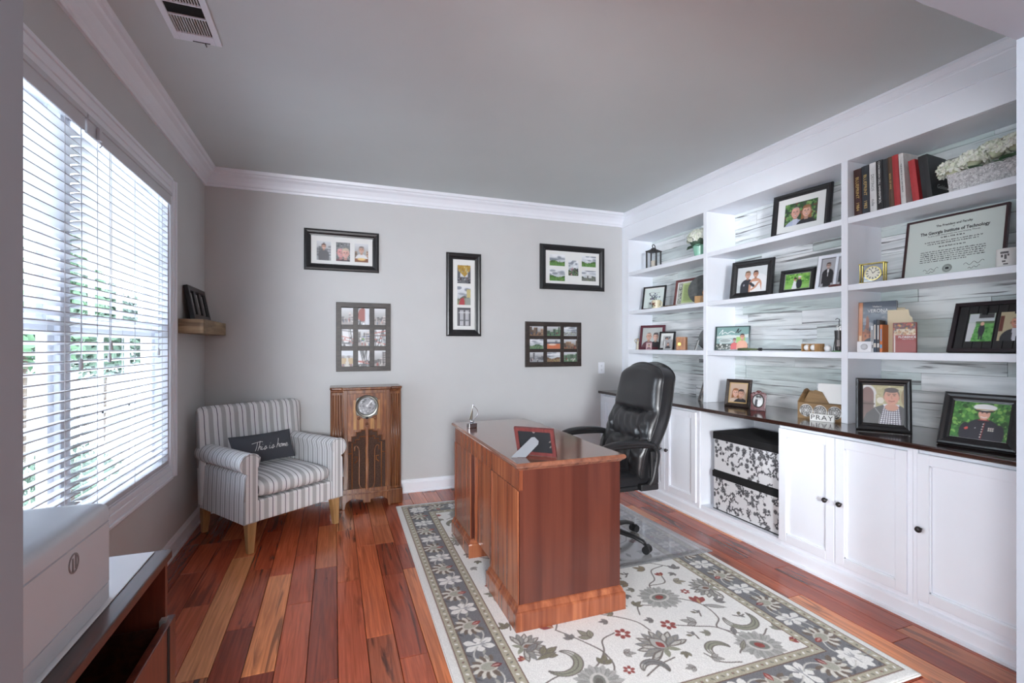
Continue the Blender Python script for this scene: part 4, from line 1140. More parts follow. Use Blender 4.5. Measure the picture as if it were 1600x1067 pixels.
def street(w, h, seed, tint=(150, 140, 132), st=.005):
    random.seed(seed); c = canv(w, h, st); c.grad((120, 118, 116), (214, 216, 220))
    x = 0
    while x < w:
        q = random.uniform(.10, .26)*w; t = random.uniform(.35, .95)*h; k = random.uniform(.6, 1.25)
        c.rect(x, h*.15, x+q, t, tuple(min(255, v*k) for v in tint))
        for yy in np.arange(h*.25, t-.01, h*.14):
            for xx in np.arange(x+q*.15, x+q*.9, q*.33): c.rect(xx, yy, xx+q*.16, yy+h*.08, (66, 66, 72))
        x += q
    c.poly([(0, 0), (w, 0), (w, h*.16), (w*.55, h*.30), (w*.4, h*.30), (0, h*.16)], tuple(v*.9 for v in tint))
    for _ in range(7): c.ell(random.uniform(.1, .9)*w, random.uniform(.08, .3)*h, w*.035, h*.09, random.choice([(60, 56, 60), (150, 60, 54), (210, 206, 200), (60, 80, 110)]))
    random.seed(seed+1); return c
def beams(w, h, seed, c0=(92, 92, 96), c1=(222, 222, 226), acc=(164, 84, 62), st=.005):
    random.seed(seed); c = canv(w, h, st, c1)
    for _ in range(9):
        a = random.uniform(-.5, .5)*w; x = random.uniform(0, w)
        c.line([(x, 0), (x+a, h)], w*random.uniform(.015, .06), random.choice([c0, tuple(v*.6 for v in c0), (150, 150, 154)]))
    for _ in range(5):
        y = random.uniform(0, h); c.line([(0, y), (w, y+random.uniform(-.2, .2)*h)], h*random.uniform(.01, .04), random.choice([c0, acc]))
    c.speck(0, 0, w, h*.5, 12, h*.06, [acc, c0, (196, 190, 182), (70, 70, 76)])
    random.seed(seed+1); return c
def couple(w, h, bgc, p1, p2, seed=1, st=.0045, sz=.42, speck=None, y=.30):
    random.seed(seed); c = canv(w, h, st, bgc)
    if speck: foliage_bg(c, speck, 120, w*.05)
    person(c, w*.34, h*y, h*sz, **p1); person(c, w*.68, h*(y-.02), h*sz*.95, **p2)
    return c
def solo(w, h, bgc, p1, seed=1, st=.0045, sz=.36, speck=None, y=.40, x=.5):
    random.seed(seed); c = canv(w, h, st, bgc)
    if speck: foliage_bg(c, speck, 120, w*.05)
    person(c, w*x, h*y, h*sz, **p1); return c

FPROF = lambda bar, d: [(0, 0), (0, -.60*d), (.12*bar, -.92*d), (.30*bar, -d), (.55*bar, -.88*d), (.80*bar, -.60*d), (bar, -.52*d), (bar, 0)]
FLAT = lambda bar, d: [(0, 0), (0, -.92*d), (.06*bar, -d), (.94*bar, -d), (bar, -.92*d), (bar, 0)]
def picture(name, label, loc, rz, w, h, bar, d, fm, prints, board=None, tilt=0, group=None, easel=False, prof=FPROF, cat='picture frame', bars=None):
    """prints: list of (canvas, x_center, z_bottom) in frame coordinates; bars: inner dividers (x0,z0,x1,z1)"""
    t = thing(name, label, cat, loc, rz, group, tilt)
    build('frame', ringframe(w, h, prof(bar, d)), fm, t, smooth=False)
    build('backing', MB().box(-w/2+bar*.5, -.30*d, bar*.5, w/2-bar*.5, -.08*d, h-bar*.5), M['dark'], t)
    yb = -.34*d
    if board:
        build('mat_board', MB().box(-w/2+bar*.92, yb, bar*.92, w/2-bar*.92, -.30*d, h-bar*.92), board, t)
    if bars:
        for (a, b_, c_, e, *dz) in bars: build('divider', MB().box(a, -(dz[0] if dz else .82)*d, b_, c_, -.30*d, e), fm, t, bevel=.002, seg=1)
    for cv, x, z in prints: paint('photograph', cv, t, None, (x, yb-.0008, z))
    if easel:
        build('easel', MB().box(-w*.1, 0, 0, w*.1, .003, h*.62), M['dark'], t, loc=(0, .001, h*.66), rot=(R(180+24)+2*abs(tilt), 0, 0))
    return t

# ================================================================== PICTURES ON THE BACK WALL
WG = 'dark framed photo collages on the back wall'
yw = YB-.001
pr_ = []
for k, x in enumerate((.101+.058, .259+.058, .416+.056)):
    w_, h_ = .116, .165
    if k == 0: c = street(w_, h_, 3, (170, 172, 176)); person(c, w_*.5, h_*.60, h_*.26, top=(86, 86, 90), hair=(90, 60, 50))
    elif k == 1: c = couple(w_, h_, (120, 120, 122), dict(skin=(216, 150, 150), hair=(160, 160, 160), top=(110, 70, 80), bald=True), dict(skin=(222, 170, 160), hair=(196, 180, 160), top=(70, 60, 64)), 4, sz=.50, speck=[(90, 96, 98), (190, 190, 194), (60, 70, 66)], y=.22)
    else: c = street(w_, h_, 9, (196, 160, 130)); person(c, w_*.5, h_*.5, h_*.34, top=(220, 220, 222), hair=(120, 110, 108)); c.rect(0, 0, w_, h_*.2, (120, 70, 40)); c.ell(w_*.5, h_*.16, w_*.3, h_*.07, (226, 190, 120))
    pr_.append((c, x-.3115, .088))
picture('collage_frame', 'wide black frame holding three portrait photos above the armchair', (.0685, yw, 2.011), 0, .623, .356, .057, .030, M['black'], pr_, M['matboard'], group=WG)
pr_ = []; br_ = []
for r in range(3):
    for q in range(3):
        w_, h_ = .098, .148; sd = 20+r*3+q
        c = beams(w_, h_, sd, acc=(176, 90, 80)) if (r+q) % 2 else street(w_, h_, sd, (168, 160, 158))
        if r == 2 and q == 1: c.ell(w_*.4, h_*.6, w_*.4, h_*.4, (150, 70, 64)); c.rect(w_*.6, 0, w_, h_, (206, 208, 216))
        if r == 0 and q == 0: c.rect(0, h_*.7, w_, h_, (214, 218, 226)); c.rect(0, h_*.2, w_, h_*.55, (186, 160, 122)); c.poly([(w_*.3, 0), (w_*.7, 0), (w_*.55, h_*.6), (w_*.45, h_*.6)], (206, 200, 190))
        if r == 1 and q == 1: c.speck(0, 0, w_, h_*.7, 14, .008, [(110, 150, 70), (60, 80, 140), (210, 210, 210)])
        pr_.append((c, -.233+.044+.049+q*.140, .036+r*.189))
for q in (0, 1):
    br_.append((-.233+.142+q*.140, .03, -.233+.184+q*.140, .58)); br_.append((-.2, .184+q*.189, .2, .225+q*.189, .77))
picture('collage_frame', 'upright dark wood frame holding nine small photos above the antique radio', (.249, yw, 1.128), 0, .466, .610, .043, .018, M['darkwood_frame'], pr_, None, group=WG, prof=FLAT, bars=br_)
pr_ = []
for k, z in enumerate((.797-.114-.176, .797-.32-.176, .797-.523-.176)):
    w_, h_ = .132, .176
    if k == 0:
        c = street(w_, h_, 41, (120, 122, 126)); c.rect(0, h_*.35, w_, h_, (206, 208, 212)); c.rect(0, 0, w_*.22, h_*.9, (96, 98, 104)); c.rect(w_*.78, 0, w_, h_*.9, (96, 98, 104))
        c.poly([(0, h_), (w_, h_), (w_*.92, h_*.68), (w_*.55, h_*.34), (w_*.08, h_*.68)], (176, 142, 62)); c.speck(w_*.1, h_*.6, w_*.9, h_*.98, 34, .006, [(206, 178, 110), (150, 112, 52), (150, 160, 150), (226, 214, 180)])
        c.speck(0, 0, w_, h_*.3, 24, .007, [(48, 48, 54), (170, 170, 174), (90, 90, 96)])
    elif k == 1:
        c = landscape(w_, h_, 42, (140, 140, 122)); c.poly([(w_*.1, 0), (w_*.55, 0), (w_*.5, h_*.4), (w_*.25, h_*.32)], (176, 70, 76)); c.rect(w_*.7, h_*.4, w_, h_*.85, (196, 184, 130)); c.rect(w_*.6, 0, w_, h_*.38, (150, 156, 150))
    else:
        c = Canvas(26, 34, w_, h_, (106, 106, 110))
        for xx in (.22, .62):
            c.rect(w_*xx, h_*.02, w_*(xx+.22), h_*.28, (226, 226, 230)); c.rect(w_*xx, h_*.33, w_*(xx+.22), h_*.86, (216, 216, 220)); c.rect(w_*(xx+.09), 0, w_*(xx+.13), h_*.9, (106, 106, 110))
        c.rect(0, h_*.9, w_, h_, (84, 84, 90)); c.rect(w_*.1, h_*.70, w_*.95, h_*.76, (230, 230, 232), .7)
    pr_.append((c, -.171+.106+.066, z))
picture('collage_frame', 'tall narrow black frame with three stacked photos in a white mat', (1.169, yw, 1.447), 0, .342, .797, .063, .030, M['black'], pr_, M['matboard'], group=WG)
pr_ = []
for k, (x, ztop, w_, h_) in enumerate(((.107, .100, .176, .117), (.107, .255, .176, .117), (.479, .095, .170, .113), (.479, .248, .170, .110), (.322, .150, .118, .160))):
    c = landscape(w_, h_, 50+k, (96, 140, 72) if k != 3 else (120, 124, 118))
    if k == 3: c.rect(w_*.3, h_*.3, w_*.7, h_*.62, (206, 206, 206)); c.rect(w_*.38, h_*.3, w_*.46, h_*.5, (60, 60, 60))
    if k == 4: c = landscape(w_, h_, 60, (84, 110, 84)); c.speck(0, 0, w_, h_*.5, 26, .009, [(60, 50, 56), (196, 150, 150), (150, 110, 130), (40, 40, 44)])
    pr_.append((c, -.375+x+w_/2, .462-ztop-h_))
picture('collage_frame', 'wide black frame with five landscape photos in a white mat', (2.341, yw, 1.936), 0, .750, .462, .062, .032, M['black'], pr_, M['matboard'], group=WG)
pr_ = []; br_ = []
for r in range(3):
    for q in range(3):
        w_, h_ = .151, .099; sd = 70+r*3+q
        c = (street, landscape, street)[(r+q) % 3](w_, h_, sd, [(170, 172, 176), (150, 120, 96), (110, 140, 110)][(r*2+q) % 3])
        if r == 1 and q == 1: c.rect(0, 0, w_, h_*.55, (206, 120, 84)); c.rect(0, h_*.55, w_, h_*.7, (90, 96, 110)); c.ell(w_*.4, h_*.45, w_*.3, h_*.1, (232, 206, 190))
        pr_.append((c, -.3165+.050+.0755+q*.191, .050+r*.1335))
for q in (0, 1):
    br_.append((-.3165+.203+q*.191, .03, -.3165+.240+q*.191, .43)); br_.append((-.29, .151+q*.1335, .29, .182+q*.1335, .77))
picture('collage_frame', 'wide dark wood frame holding nine small photos above the desk chair', (2.121, yw, 1.140), 0, .633, .460, .047, .018, M['darkwood_frame'], pr_, None, group=WG, prof=FLAT, bars=br_)
# wall outlet
ol = thing('wall_outlet', 'white electrical outlet plate on the wall by the bookcase', 'outlet', (2.688, YB-.0005, 1.118))
build('plate', MB().box(-.038, -.006, -.060, .038, 0, .060), M['white'], ol, bevel=.003)
for zz in (-.022, .022):
    rc = build('receptacle', MB().lathe([(.0005, -.0065), (.016, -.0065), (.017, -.0055)], 16, (0, -.001, zz), axis='y'), M['white'], ol, smooth='a')
    build('slot', MB().box(-.007, -.0082, zz-.001, -.005, -.0072, zz+.008).box(.005, -.0082, zz-.001, .007, -.0072, zz+.008).box(-.002, -.0082, zz-.010, .002, -.0072, zz-.006), M['dark'], rc)

# floating corner shelf with a triple frame
M['rustic'] = wood('rustic_oak_beam', [(.25, (92, 72, 52)), (.5, (136, 112, 84)), (.75, (170, 144, 110))], (14, 1.6, 14), .6, bump=.1)
fs = thing('floating_shelf', 'chunky rustic wood floating shelf in the wall corner', 'shelf', (XL, 3.79, 1.438))
build('beam', MB().box(.0005, 0, 0, .150, .698, .098), M['rustic'], fs, bevel=.003)
build('end_cap', MB().box(.001, -.004, .002, .148, .0, .096), wood('rustic_end_grain', [(.25, (96, 76, 58)), (.5, (150, 124, 94)), (.75, (184, 158, 122))], (3, 14, 26), .6, bump=.1), fs)
pr_ = []
for k in range(3):
    c = canv(.070, .150, .005, (196, 196, 196)); random.seed(80+k)
    person(c, .035, .075, .05, top=(150, 146, 140), hair=(140, 132, 124), skin=(206, 196, 186)); pr_.append((c, -.145+k*.145, .045))
picture('triple_frame', 'black frame with three slim portraits on the rustic corner shelf', (XL+.052, 4.11, 1.5365), R(90), .47, .240, .035, .026, M['black'], pr_, None, tilt=R(-11), prof=FLAT, bars=[(-.100, .03, -.045, .21), (.045, .03, .100, .21), (-.21, .03, -.182, .21), (.182, .03, .21, .21)])

# ================================================================== ANTIQUE CONSOLE RADIO
M['walnut'] = wood('walnut_veneer', [(.2, (66, 38, 26)), (.45, (104, 62, 38)), (.7, (140, 90, 54)), (.85, (164, 112, 66))], (26, 26, 1.6), .24, coat=.4, bump=.02)
M['walnut_burl'] = wood('walnut_burl', [(.25, (84, 48, 30)), (.5, (122, 72, 42)), (.75, (168, 112, 62))], (16, 16, 2.2), .22, coat=.5, bump=.02, distort=3)
rd = thing('console_radio', 'antique walnut console radio with a round dial and fretwork grille', 'radio', (.258, 4.195, 0))
mb = MB().box(-.188, .0, .16, .188, .28, .985)
build('cabinet', mb, M['walnut_burl'], rd, bevel=.006)
build('front_frame', MB().box(-.188, -.006, .16, -.155, .002, .985).box(.155, -.006, .16, .188, .002, .985).box(-.155, -.006, .955, .155, .002, .985).box(-.155, -.006, .13, .155, .002, .150), M['walnut'], rd, bevel=.003)
for s_ in (-1, 1):
    p = build('pillar', MB().prism([(s_*.186, .285), (s_*.186, .022), (s_*.276, .030), (s_*.288, .045), (s_*.288, .285)], .13, .968, 'z'), M['walnut'], rd, bevel=.004)
    for k in range(4):
        x = s_*(.205+k*.020)
        build('flute', MB().tube([(x, .026+.003*k*.5, .15), (x, .026+.003*k*.5, .945)], .0062, 8), M['walnut'], p, smooth=True)
    build('foot', MB().box(s_*.190, .010, 0, s_*.296, .285, .132), M['walnut'], p, bevel=.008)
build('top_cap', MB().prism([(-.292, .285), (-.292, .030), (-.270, .014), (-.200, .012), (-.194, -.014), (.194, -.014), (.200, .012), (.270, .014), (.292, .030), (.292, .285)], .985, 1.008, 'z').prism([(-.288, .285), (-.288, .036), (-.190, .022), (.190, .022), (.288, .036), (.288, .285)], .966, .985, 'z'), M['walnut'], rd, bevel=.007, seg=3)
apr = [(-.196, .165), (-.196, .0), (-.176, .0), (-.165, .055), (-.12, .085), (-.03, .068), (-.03, .042), (.03, .042), (.03, .068), (.12, .085), (.165, .055), (.176, .0), (.196, .0), (.196, .165)]
build('apron', MB().prism(apr, -.012, .02, 'y'), M['walnut'], rd, bevel=.003)
build('apron_moulding', MB().box(-.198, -.018, .118, .198, .0, .132), M['walnut'], rd, bevel=.004)
M['cloth'] = mat('grille_cloth', (84, 60, 48), .95, c2=(60, 42, 34), nscale=120)
gz0 = .150
# stepped grille opening: cloth panels at three heights, framed by fret bars
gc = MB()
for (xa, xb, zt_) in ((-.150, -.122, .560), (-.122, -.086, .600), (-.086, -.046, .635), (-.046, .046, .650), (.046, .086, .635), (.086, .122, .600), (.122, .150, .560)):
    gc.box(xa, -.0012, gz0, xb, .001, zt_)
gr_ = build('grille_cloth', gc, M['cloth'], rd)
def fbar(*pts): return build('fret', MB().tube([(x, -.006, z) for x, z in pts], .0058, 6), M['walnut'], gr_)
build('centre_bar', MB().box(-.013, -.014, gz0, .013, 0, .680), M['walnut_burl'], gr_, bevel=.004)
for s_ in (-1, 1):
    fbar((s_*.150, .560), (s_*.122, .562), (s_*.122, .600), (s_*.086, .602), (s_*.086, .636), (s_*.046, .638), (s_*.046, .652), (s_*.0, .652))
    fbar((s_*.013, .595), (s_*.06, .597), (s_*.06, .575), (s_*.092, .573), (s_*.092, .548), (s_*.118, .546), (s_*.118, .22), (s_*.118, gz0))
    fbar((s_*.062, gz0+.05), (s_*.062, .48), (s_*.070, .510), (s_*.085, .520), (s_*.098, .512), (s_*.098, .48))
    fbar((s_*.118, .46), (s_*.150, .46)); fbar((s_*.098, .43), (s_*.075, .43), (s_*.075, .40), (s_*.098, .38))
    fbar((s_*.062, gz0+.05), (s_*.055, gz0+.025), (s_*.035, gz0+.008), (s_*.013, gz0+.006))
dl = build('dial_plate', MB().prism([(-.085, .775), (-.05, .765), (-.03, .745), (.03, .745), (.05, .765), (.085, .775), (.092, .84), (.085, .915), (.05, .930), (-.05, .930), (-.085, .915), (-.092, .84)], -.008, .0, 'y'), mat('antique_pewter', (104, 104, 98), .4, metal=.6), rd, bevel=.004)
build('bezel', MB().lathe([(.070, -.008), (.090, -.008), (.092, -.018), (.086, -.026), (.076, -.024), (.072, -.014)], 36, (0, 0, .850), axis='y', loop=True), mat('pewter_bezel', (118, 118, 112), .3, metal=.8), dl, smooth='a')
dc = Canvas(46, 46, .15, .15, (150, 152, 156)); random.seed(5)
dc.speck(.0, .0, .15, .15, 130, .006, [(60, 62, 66), (210, 212, 216), (120, 122, 126), (236, 236, 238), (84, 84, 88)])
dc.line([(.075, .075), (.112, .118)], .003, (240, 240, 242)); dc.ell(.075, .075, .01, .01, (220, 220, 222))
dface = Canvas(46, 46, .15, .15, (0, 0, 0)); dface.a = dc.a
def disc_paint(name, cv, parent, r, loc, n=30):
    mb = MB(); cols = []
    nr = 16
    for i in range(nr+1):
        for k in range(n):
            a = 2*pi*k/n; rr = r*i/nr; mb.v.append((rr*cos(a), 0, rr*sin(a)))
            jx = int(np.clip((rr*cos(a)/cv.w+.5)*(cv.nx-1), 0, cv.nx-1)); jy = int(np.clip((rr*sin(a)/cv.h+.5)*(cv.ny-1), 0, cv.ny-1)); cols.append(cv.a[jy, jx])
    for i in range(nr):
        for k in range(n): mb.f.append((i*n+k, i*n+(k+1) % n, (i+1)*n+(k+1) % n, (i+1)*n+k)); mb.m.append(0)
    o = build(name, mb, M['print'], parent, loc=loc)
    at_ = o.data.color_attributes.new('Col', 'FLOAT_COLOR', 'POINT'); c4 = np.ones((len(cols), 4), np.float32); c4[:, :3] = lin(np.clip(np.array(cols), 0, 255)); at_.data.foreach_set('color', c4.ravel())
    return o
disc_paint('dial_face', dface, dl, .074, (0, -.0095, .850))
for x, z in ((-.066, .746), (.066, .746), (0, .753), (0, .700)):
    build('tuning_knob', MB().lathe([(.011, 0), (.012, -.008), (.008, -.018), (.0005, -.019)], 12, (x, -.008 if x == 0 and z > .72 else 0, z), axis='y'), M['walnut'] if z != .753 else M['knob'], rd, smooth=True)
for s_ in (-1, 1): build('inlay', MB().box(s_*.045-.016, -.0025, .655, s_*.045+.016, .0, .745).box(s_*.095-.012, -.0025, .655, s_*.095+.012, .0, .90), wood('light_burl_inlay', [(.3, (142, 96, 50)), (.7, (186, 136, 74))], (16, 16, 3), .3), rd)

# ================================================================== CREDENZA WITH PRINTER BY THE WINDOW
cr = thing('credenza', 'dark wood credenza below the window with a drawer pulled open', 'credenza', (XL+.056, .95, 0))
M['espresso'] = wood('espresso_wood', [(.3, (44, 22, 18)), (.7, (82, 44, 36))], (22, 1.4, 22), .3, coat=.3)
M['espresso_v'] = wood('espresso_front', [(.3, (66, 28, 22)), (.7, (110, 52, 38))], (22, 22, 1.4), .3, coat=.3)
dX, dY = .472, .742
build('top', MB().box(0, .0, .722, dX, dY, .747), M['espresso'], cr, bevel=.003)
build('side_panel', MB().box(.0, dY-.022, 0, dX-.012, dY-.002, .7215), M['espresso_v'], cr)
build('side_panel', MB().box(.0, .002, 0, dX-.012, .022, .7215), M['espresso_v'], cr)
build('back_panel', MB().box(.022, .022, .05, .03, dY-.022, .7215), M['espresso'], cr)
build('shelf', MB().box(.03, .022, .05, dX-.03, dY-.022, .07), M['espresso'], cr)
dr_ = build('drawer', MB().box(.06, .05, .40, dX-.006, .058, .545).box(.06, dY-.058, .40, dX-.006, dY-.05, .545).box(.06, .058, .40, dX-.006, dY-.058, .41).box(.06, .058, .41, .07, dY-.058, .545), M['espresso'], cr)
build('drawer_front', MB().box(dX-.006, .028, .36, dX+.016, dY-.028, .565), M['espresso_v'], dr_, bevel=.003)
build('front_stripe', MB().box(dX+.0155, dY-.105, .365, dX+.0172, dY-.085, .56), M['dark'], dr_)
build('door', MB().box(dX-.02, .028, .06, dX-.004, dY-.028, .352), M['espresso_v'], cr, bevel=.003)
build('corner_bracket', MB().box(dX-.012, dY-.075, .545, dX+.004, dY-.052, .572), M['silver'], dr_)
ws = build('desk_pad', MB().box(XL+.075, .99, .7475, -.492, 1.678, .7505), mat('white_pad', (226, 226, 230), .5), bevel=.001, seg=1)
tag(ws, 'flat white board covering the top of the dark credenza', 'desk pad')
pt = thing('printer', 'boxy white printer sitting on the credenza by the window', 'printer', (-.735, 1.19, .751))
pw_ = mat('printer_white', (204, 211, 220), .35, noise=.02, nscale=8)
hx, hy = .235, .224
def rrect(hx, hy, r, z, n=5):
    pts = []
    for (sx, sy, a0) in ((1, 1, 0), (-1, 1, 90), (-1, -1, 180), (1, -1, 270)):
        for k in range(n+1):
            a = R(a0+90*k/n); pts.append((sx*(hx-r)+r*cos(a), sy*(hy-r)+r*sin(a), z))
    return pts
build('body', MB().rings([rrect(hx-.004, hy-.004, .02, 0), rrect(hx, hy, .02, .004), rrect(hx, hy, .02, .040), rrect(hx-.003, hy-.003, .02, .041), rrect(hx-.003, hy-.003, .02, .043), rrect(hx, hy, .02, .044), rrect(hx, hy, .02, .185), rrect(hx-.003, hy-.003, .02, .1865), rrect(hx-.003, hy-.003, .02, .189)]), pw_, pt, smooth='a')
build('lid', MB().rings([rrect(hx, hy, .02, .1895), rrect(hx, hy, .02, .214), rrect(hx-.003, hy-.003, .02, .222), rrect(hx-.012, hy-.012, .02, .229), rrect(hx-.03, hy-.03, .02, .232)]), pw_, pt, smooth='a')
em = build('emblem', MB().lathe([(.017, 0), (.0205, .0), (.0205, .0022), (.017, .0022)], 28, (hx-.0008, .042, .155-.0), axis='x', loop=True), mat('grey_emblem', (128, 126, 130), .35), pt, smooth='a')
build('emblem_stroke', MB().box(hx, .048, .142, hx+.0018, .0515, .1725).box(hx, .036, .1375, hx+.0018, .0395, .166), mat('grey_emblem_stroke', (128, 126, 130), .35), em, rot=(0, 0, 0))
build('lid_button', MB().lathe([(.009, 0), (.009, .003), (.006, .004)], 12, (.10, -.05, .232)), M['knob'], pt, smooth='a')
# ================================================================== THINGS ON THE SHELVES
ZA, ZB, ZS, ZK = 2.1382, 1.7262, 1.3152, .8762        # top, middle, lower shelf, countertop
FG = 'framed photos on the bookcase'
def face(phi): return R(-90+phi)
skin1, skin2, skin3 = (216, 170, 148), (226, 184, 164), (190, 140, 116)
LEAFS = [(70, 110, 60), (96, 140, 78), (48, 84, 48), (126, 160, 96)]
# ---- lantern
M['iron'] = mat('weathered_iron', (62, 60, 60), .6, noise=.3, nscale=40)
ln = thing('candle_lantern', 'small dark metal candle lantern on the top shelf', 'lantern', (3.07, 4.10, ZA), R(28))
a = .052
mb = MB().box(-a-.006, -a-.006, 0, a+.006, a+.006, .010)
build('base', mb, M['iron'], ln, bevel=.002)
for sx in (-1, 1):
    for sy in (-1, 1): build('post', MB().box(sx*a-.006, sy*a-.006, .010, sx*a+.006, sy*a+.006, .178), M['iron'], ln)
build('roof', MB().box(-a-.008, -a-.008, .178, a+.008, a+.008, .188).rings([[(-q, -q, z), (q, -q, z), (q, q, z), (-q, q, z)] for q, z in ((a, .188), (.02, .206), (.018, .216))]), M['iron'], ln)
build('handle', MB().tube([(.032*cos(t), 0, .234+.012*sin(t)*0+.018*sin(t)) for t in np.linspace(0, 2*pi, 22)], .0042, 6), M['iron'], ln, smooth=True)
for i, (sx, sy) in enumerate(((0, -1), (0, 1), (-1, 0), (1, 0))):
    g = MB().box(-a+.006, -.001, .012, a-.006, .001, .176) if sx == 0 else MB().box(-.001, -a+.006, .012, .001, a-.006, .176)
    build('glass', g, M['glass'], ln, loc=(sx*a, sy*a, 0))
build('candle', MB().lathe([(.0005, .010), (.026, .010), (.026, .085), (.022, .088), (.0005, .084)], 18), mat('ivory_wax', (222, 214, 200), .5), ln, smooth='a')
# ---- potted flowers
M['petal'] = mat('white_petal', (244, 244, 238), .7, c2=(224, 230, 208), nscale=40)
def florets(n, c, r, size, hemi=True):
    mb = MB()
    for _ in range(n):
        u = Vector((random.gauss(0,1), random.gauss(0,1), random.gauss(0,1))).normalized()
        if hemi and u.z < -.2: u.z = -u.z
        p = Vector(c) + Vector((u.x*r[0], u.y*r[1], u.z*r[2]))*random.uniform(.8, 1.06)
        a_ = u.orthogonal().normalized(); b_ = u.cross(a_)
        th = random.uniform(0, 1.57)
        a_, b_ = a_*cos(th)+b_*sin(th), b_*cos(th)-a_*sin(th)
        s_ = size*random.uniform(.75, 1.25)
        for q in range(4):
            d1 = [a_, b_, -a_, -b_][q]; d2 = [b_, -a_, -b_, a_][q]
            mb.add([p, p+d1*s_*.7-d2*s_*.30+u*s_*.15, p+d1*s_+d2*s_*.1+u*s_*.3, p+d1*s_*.6+d2*s_*.45+u*s_*.15], [(0,1,2,3)])
    return mb
def bigleaf(parent, base, tip, wd, m):
    base, tip = Vector(base), Vector(tip); d = tip-base; sd = d.cross(Vector((0,0,1))).normalized() if d.cross(Vector((0,0,1))).length > 1e-4 else Vector((1,0,0))
    def fn(u, v_):
        w_ = wd*sin(pi*min(.999, v_*.95+.03))**.8; x = (u-.5)*2
        return tuple(base+d*v_+sd*(x*w_)+Vector((0,0,.25*wd*x*x-.4*wd*v_*v_)))
    return build('leaf', MB().grid(fn, 4, 8), m, parent, smooth=True)
random.seed(31)
pf = thing('potted_flowers', 'white artificial flowers in a small mint green pot', 'potted plant', (3.06, 3.425, ZA))
build('pot', MB().lathe([(.0005, 0), (.045, 0), (.062, .100), (.066, .104), (.066, .116), (.058, .116), (.054, .095), (.0005, .09)], 24), mat('mint_glaze', (140, 196, 170), .2, coat=.5), pf, smooth='a')
build('blooms', florets(420, (0, 0, .165), (.105, .115, .085), .019), M['petal'], pf)
build('filler', MB().ball((0, 0, .15), (.085, .09, .06), 12, 8), M['leaf2'], pf, smooth=True)
for a0 in (1.2, 2.0, 2.9, 3.8, 4.6): bigleaf(pf, (.03*cos(a0), .03*sin(a0), .11), (.115*cos(a0), .125*sin(a0), .10), .034, M['leaf2'])
# ---- column 1, middle shelf
c = canv(.23, .20, .0035, (214, 224, 220)); random.seed(2)
for k in range(26): c.ell(.115+random.gauss(0, .032), .085+random.gauss(0, .03), .010, .006, random.choice([(70, 76, 110), (96, 110, 104), (120, 84, 96), (80, 84, 88)]), random.uniform(0, 3))
for k in range(7): c.ell(.06+k*.018, .158+.006*sin(k), .004, .003, (96, 96, 96))
c.line([(.07, .135), (.09, .12), (.11, .135), (.13, .12), (.15, .135)], .004, (90, 96, 110)); c.line([(.09, .035), (.14, .035)], .003, (150, 150, 150))
picture('crest_frame', 'black frame with a painted crest beside the cream mug', (3.075, 4.115, ZB), face(20), .265, .245, .015, .016, M['black'], [(c, 0, .02)], M['matboard'], R(-10), FG, True, FLAT)
mg = thing('cream_mug', 'small cream mug with red berries in front of the crest', 'mug', (3.0, 3.965, ZB), R(-70))
build('cup', MB().lathe([(.0005, 0), (.034, 0), (.040, .006), (.041, .080), (.038, .082), (.036, .078), (.036, .010), (.0005, .008)], 24), mat('cream_glaze', (222, 212, 182), .3, coat=.3), mg, smooth='a')
build('handle', MB().tube([(.038+.026*sin(t), 0, .042+.026*cos(t)) for t in np.linspace(0, pi, 12)], .005, 8), mat('cream_handle', (214, 204, 172), .3), mg, smooth=True)
dec = MB()
for k in range(9):
    t = -1.9+random.uniform(-.6, .6); z = .045+random.uniform(-.02, .022)
    dec.ball((.0415*cos(t), .0415*sin(t), z), .0055, 6, 4)
build('berries', dec, mat('berry_red', (130, 60, 48), .5), mg)
for k in range(5):
    t = -1.9+(k-2)*.22; build('sprig', MB().tube([(.0415*cos(t), .0415*sin(t), .012), (.0418*cos(t*.98-.05), .0418*sin(t*.98-.05), .05)], .0018, 5), M['leaf2'], mg)
wp = thing('wood_offcut', 'short rough driftwood piece lying beside the mug', 'driftwood', (3.02, 3.80, ZB), R(4))
build('stick', MB().tube([(0, .10, .010), (.004, .05, .012), (-.003, -.01, .010), (.004, -.07, .011), (0, -.11, .009)], [.005, .010, .009, .010, .005], 8, flat=.8), M['rustic'], wp, smooth=True)
c = canv(.24, .20, .0035, (206, 214, 172)); random.seed(6)
c.rect(0, 0, .05, .20, (70, 66, 60)); c.rect(.004, .004, .046, .196, (196, 200, 190)); c.speck(.006, .006, .044, .194, 40, .006, [(60, 62, 60), (110, 112, 104)])
c.rect(.06, .01, .23, .19, (186, 206, 140))
for k in range(11): c.line([(.075, .03+k*.014), (.075+random.uniform(.08, .14), .03+k*.014)], .0017, (110, 120, 84))
picture('certificate_frame', 'brown frame with a green certificate behind the grey disc', (3.14, 3.70, ZB), face(4), .32, .270, .022, .016, M['maroon'], [(c, 0, .035)], M['matboard'], R(-9), FG, True, FLAT)
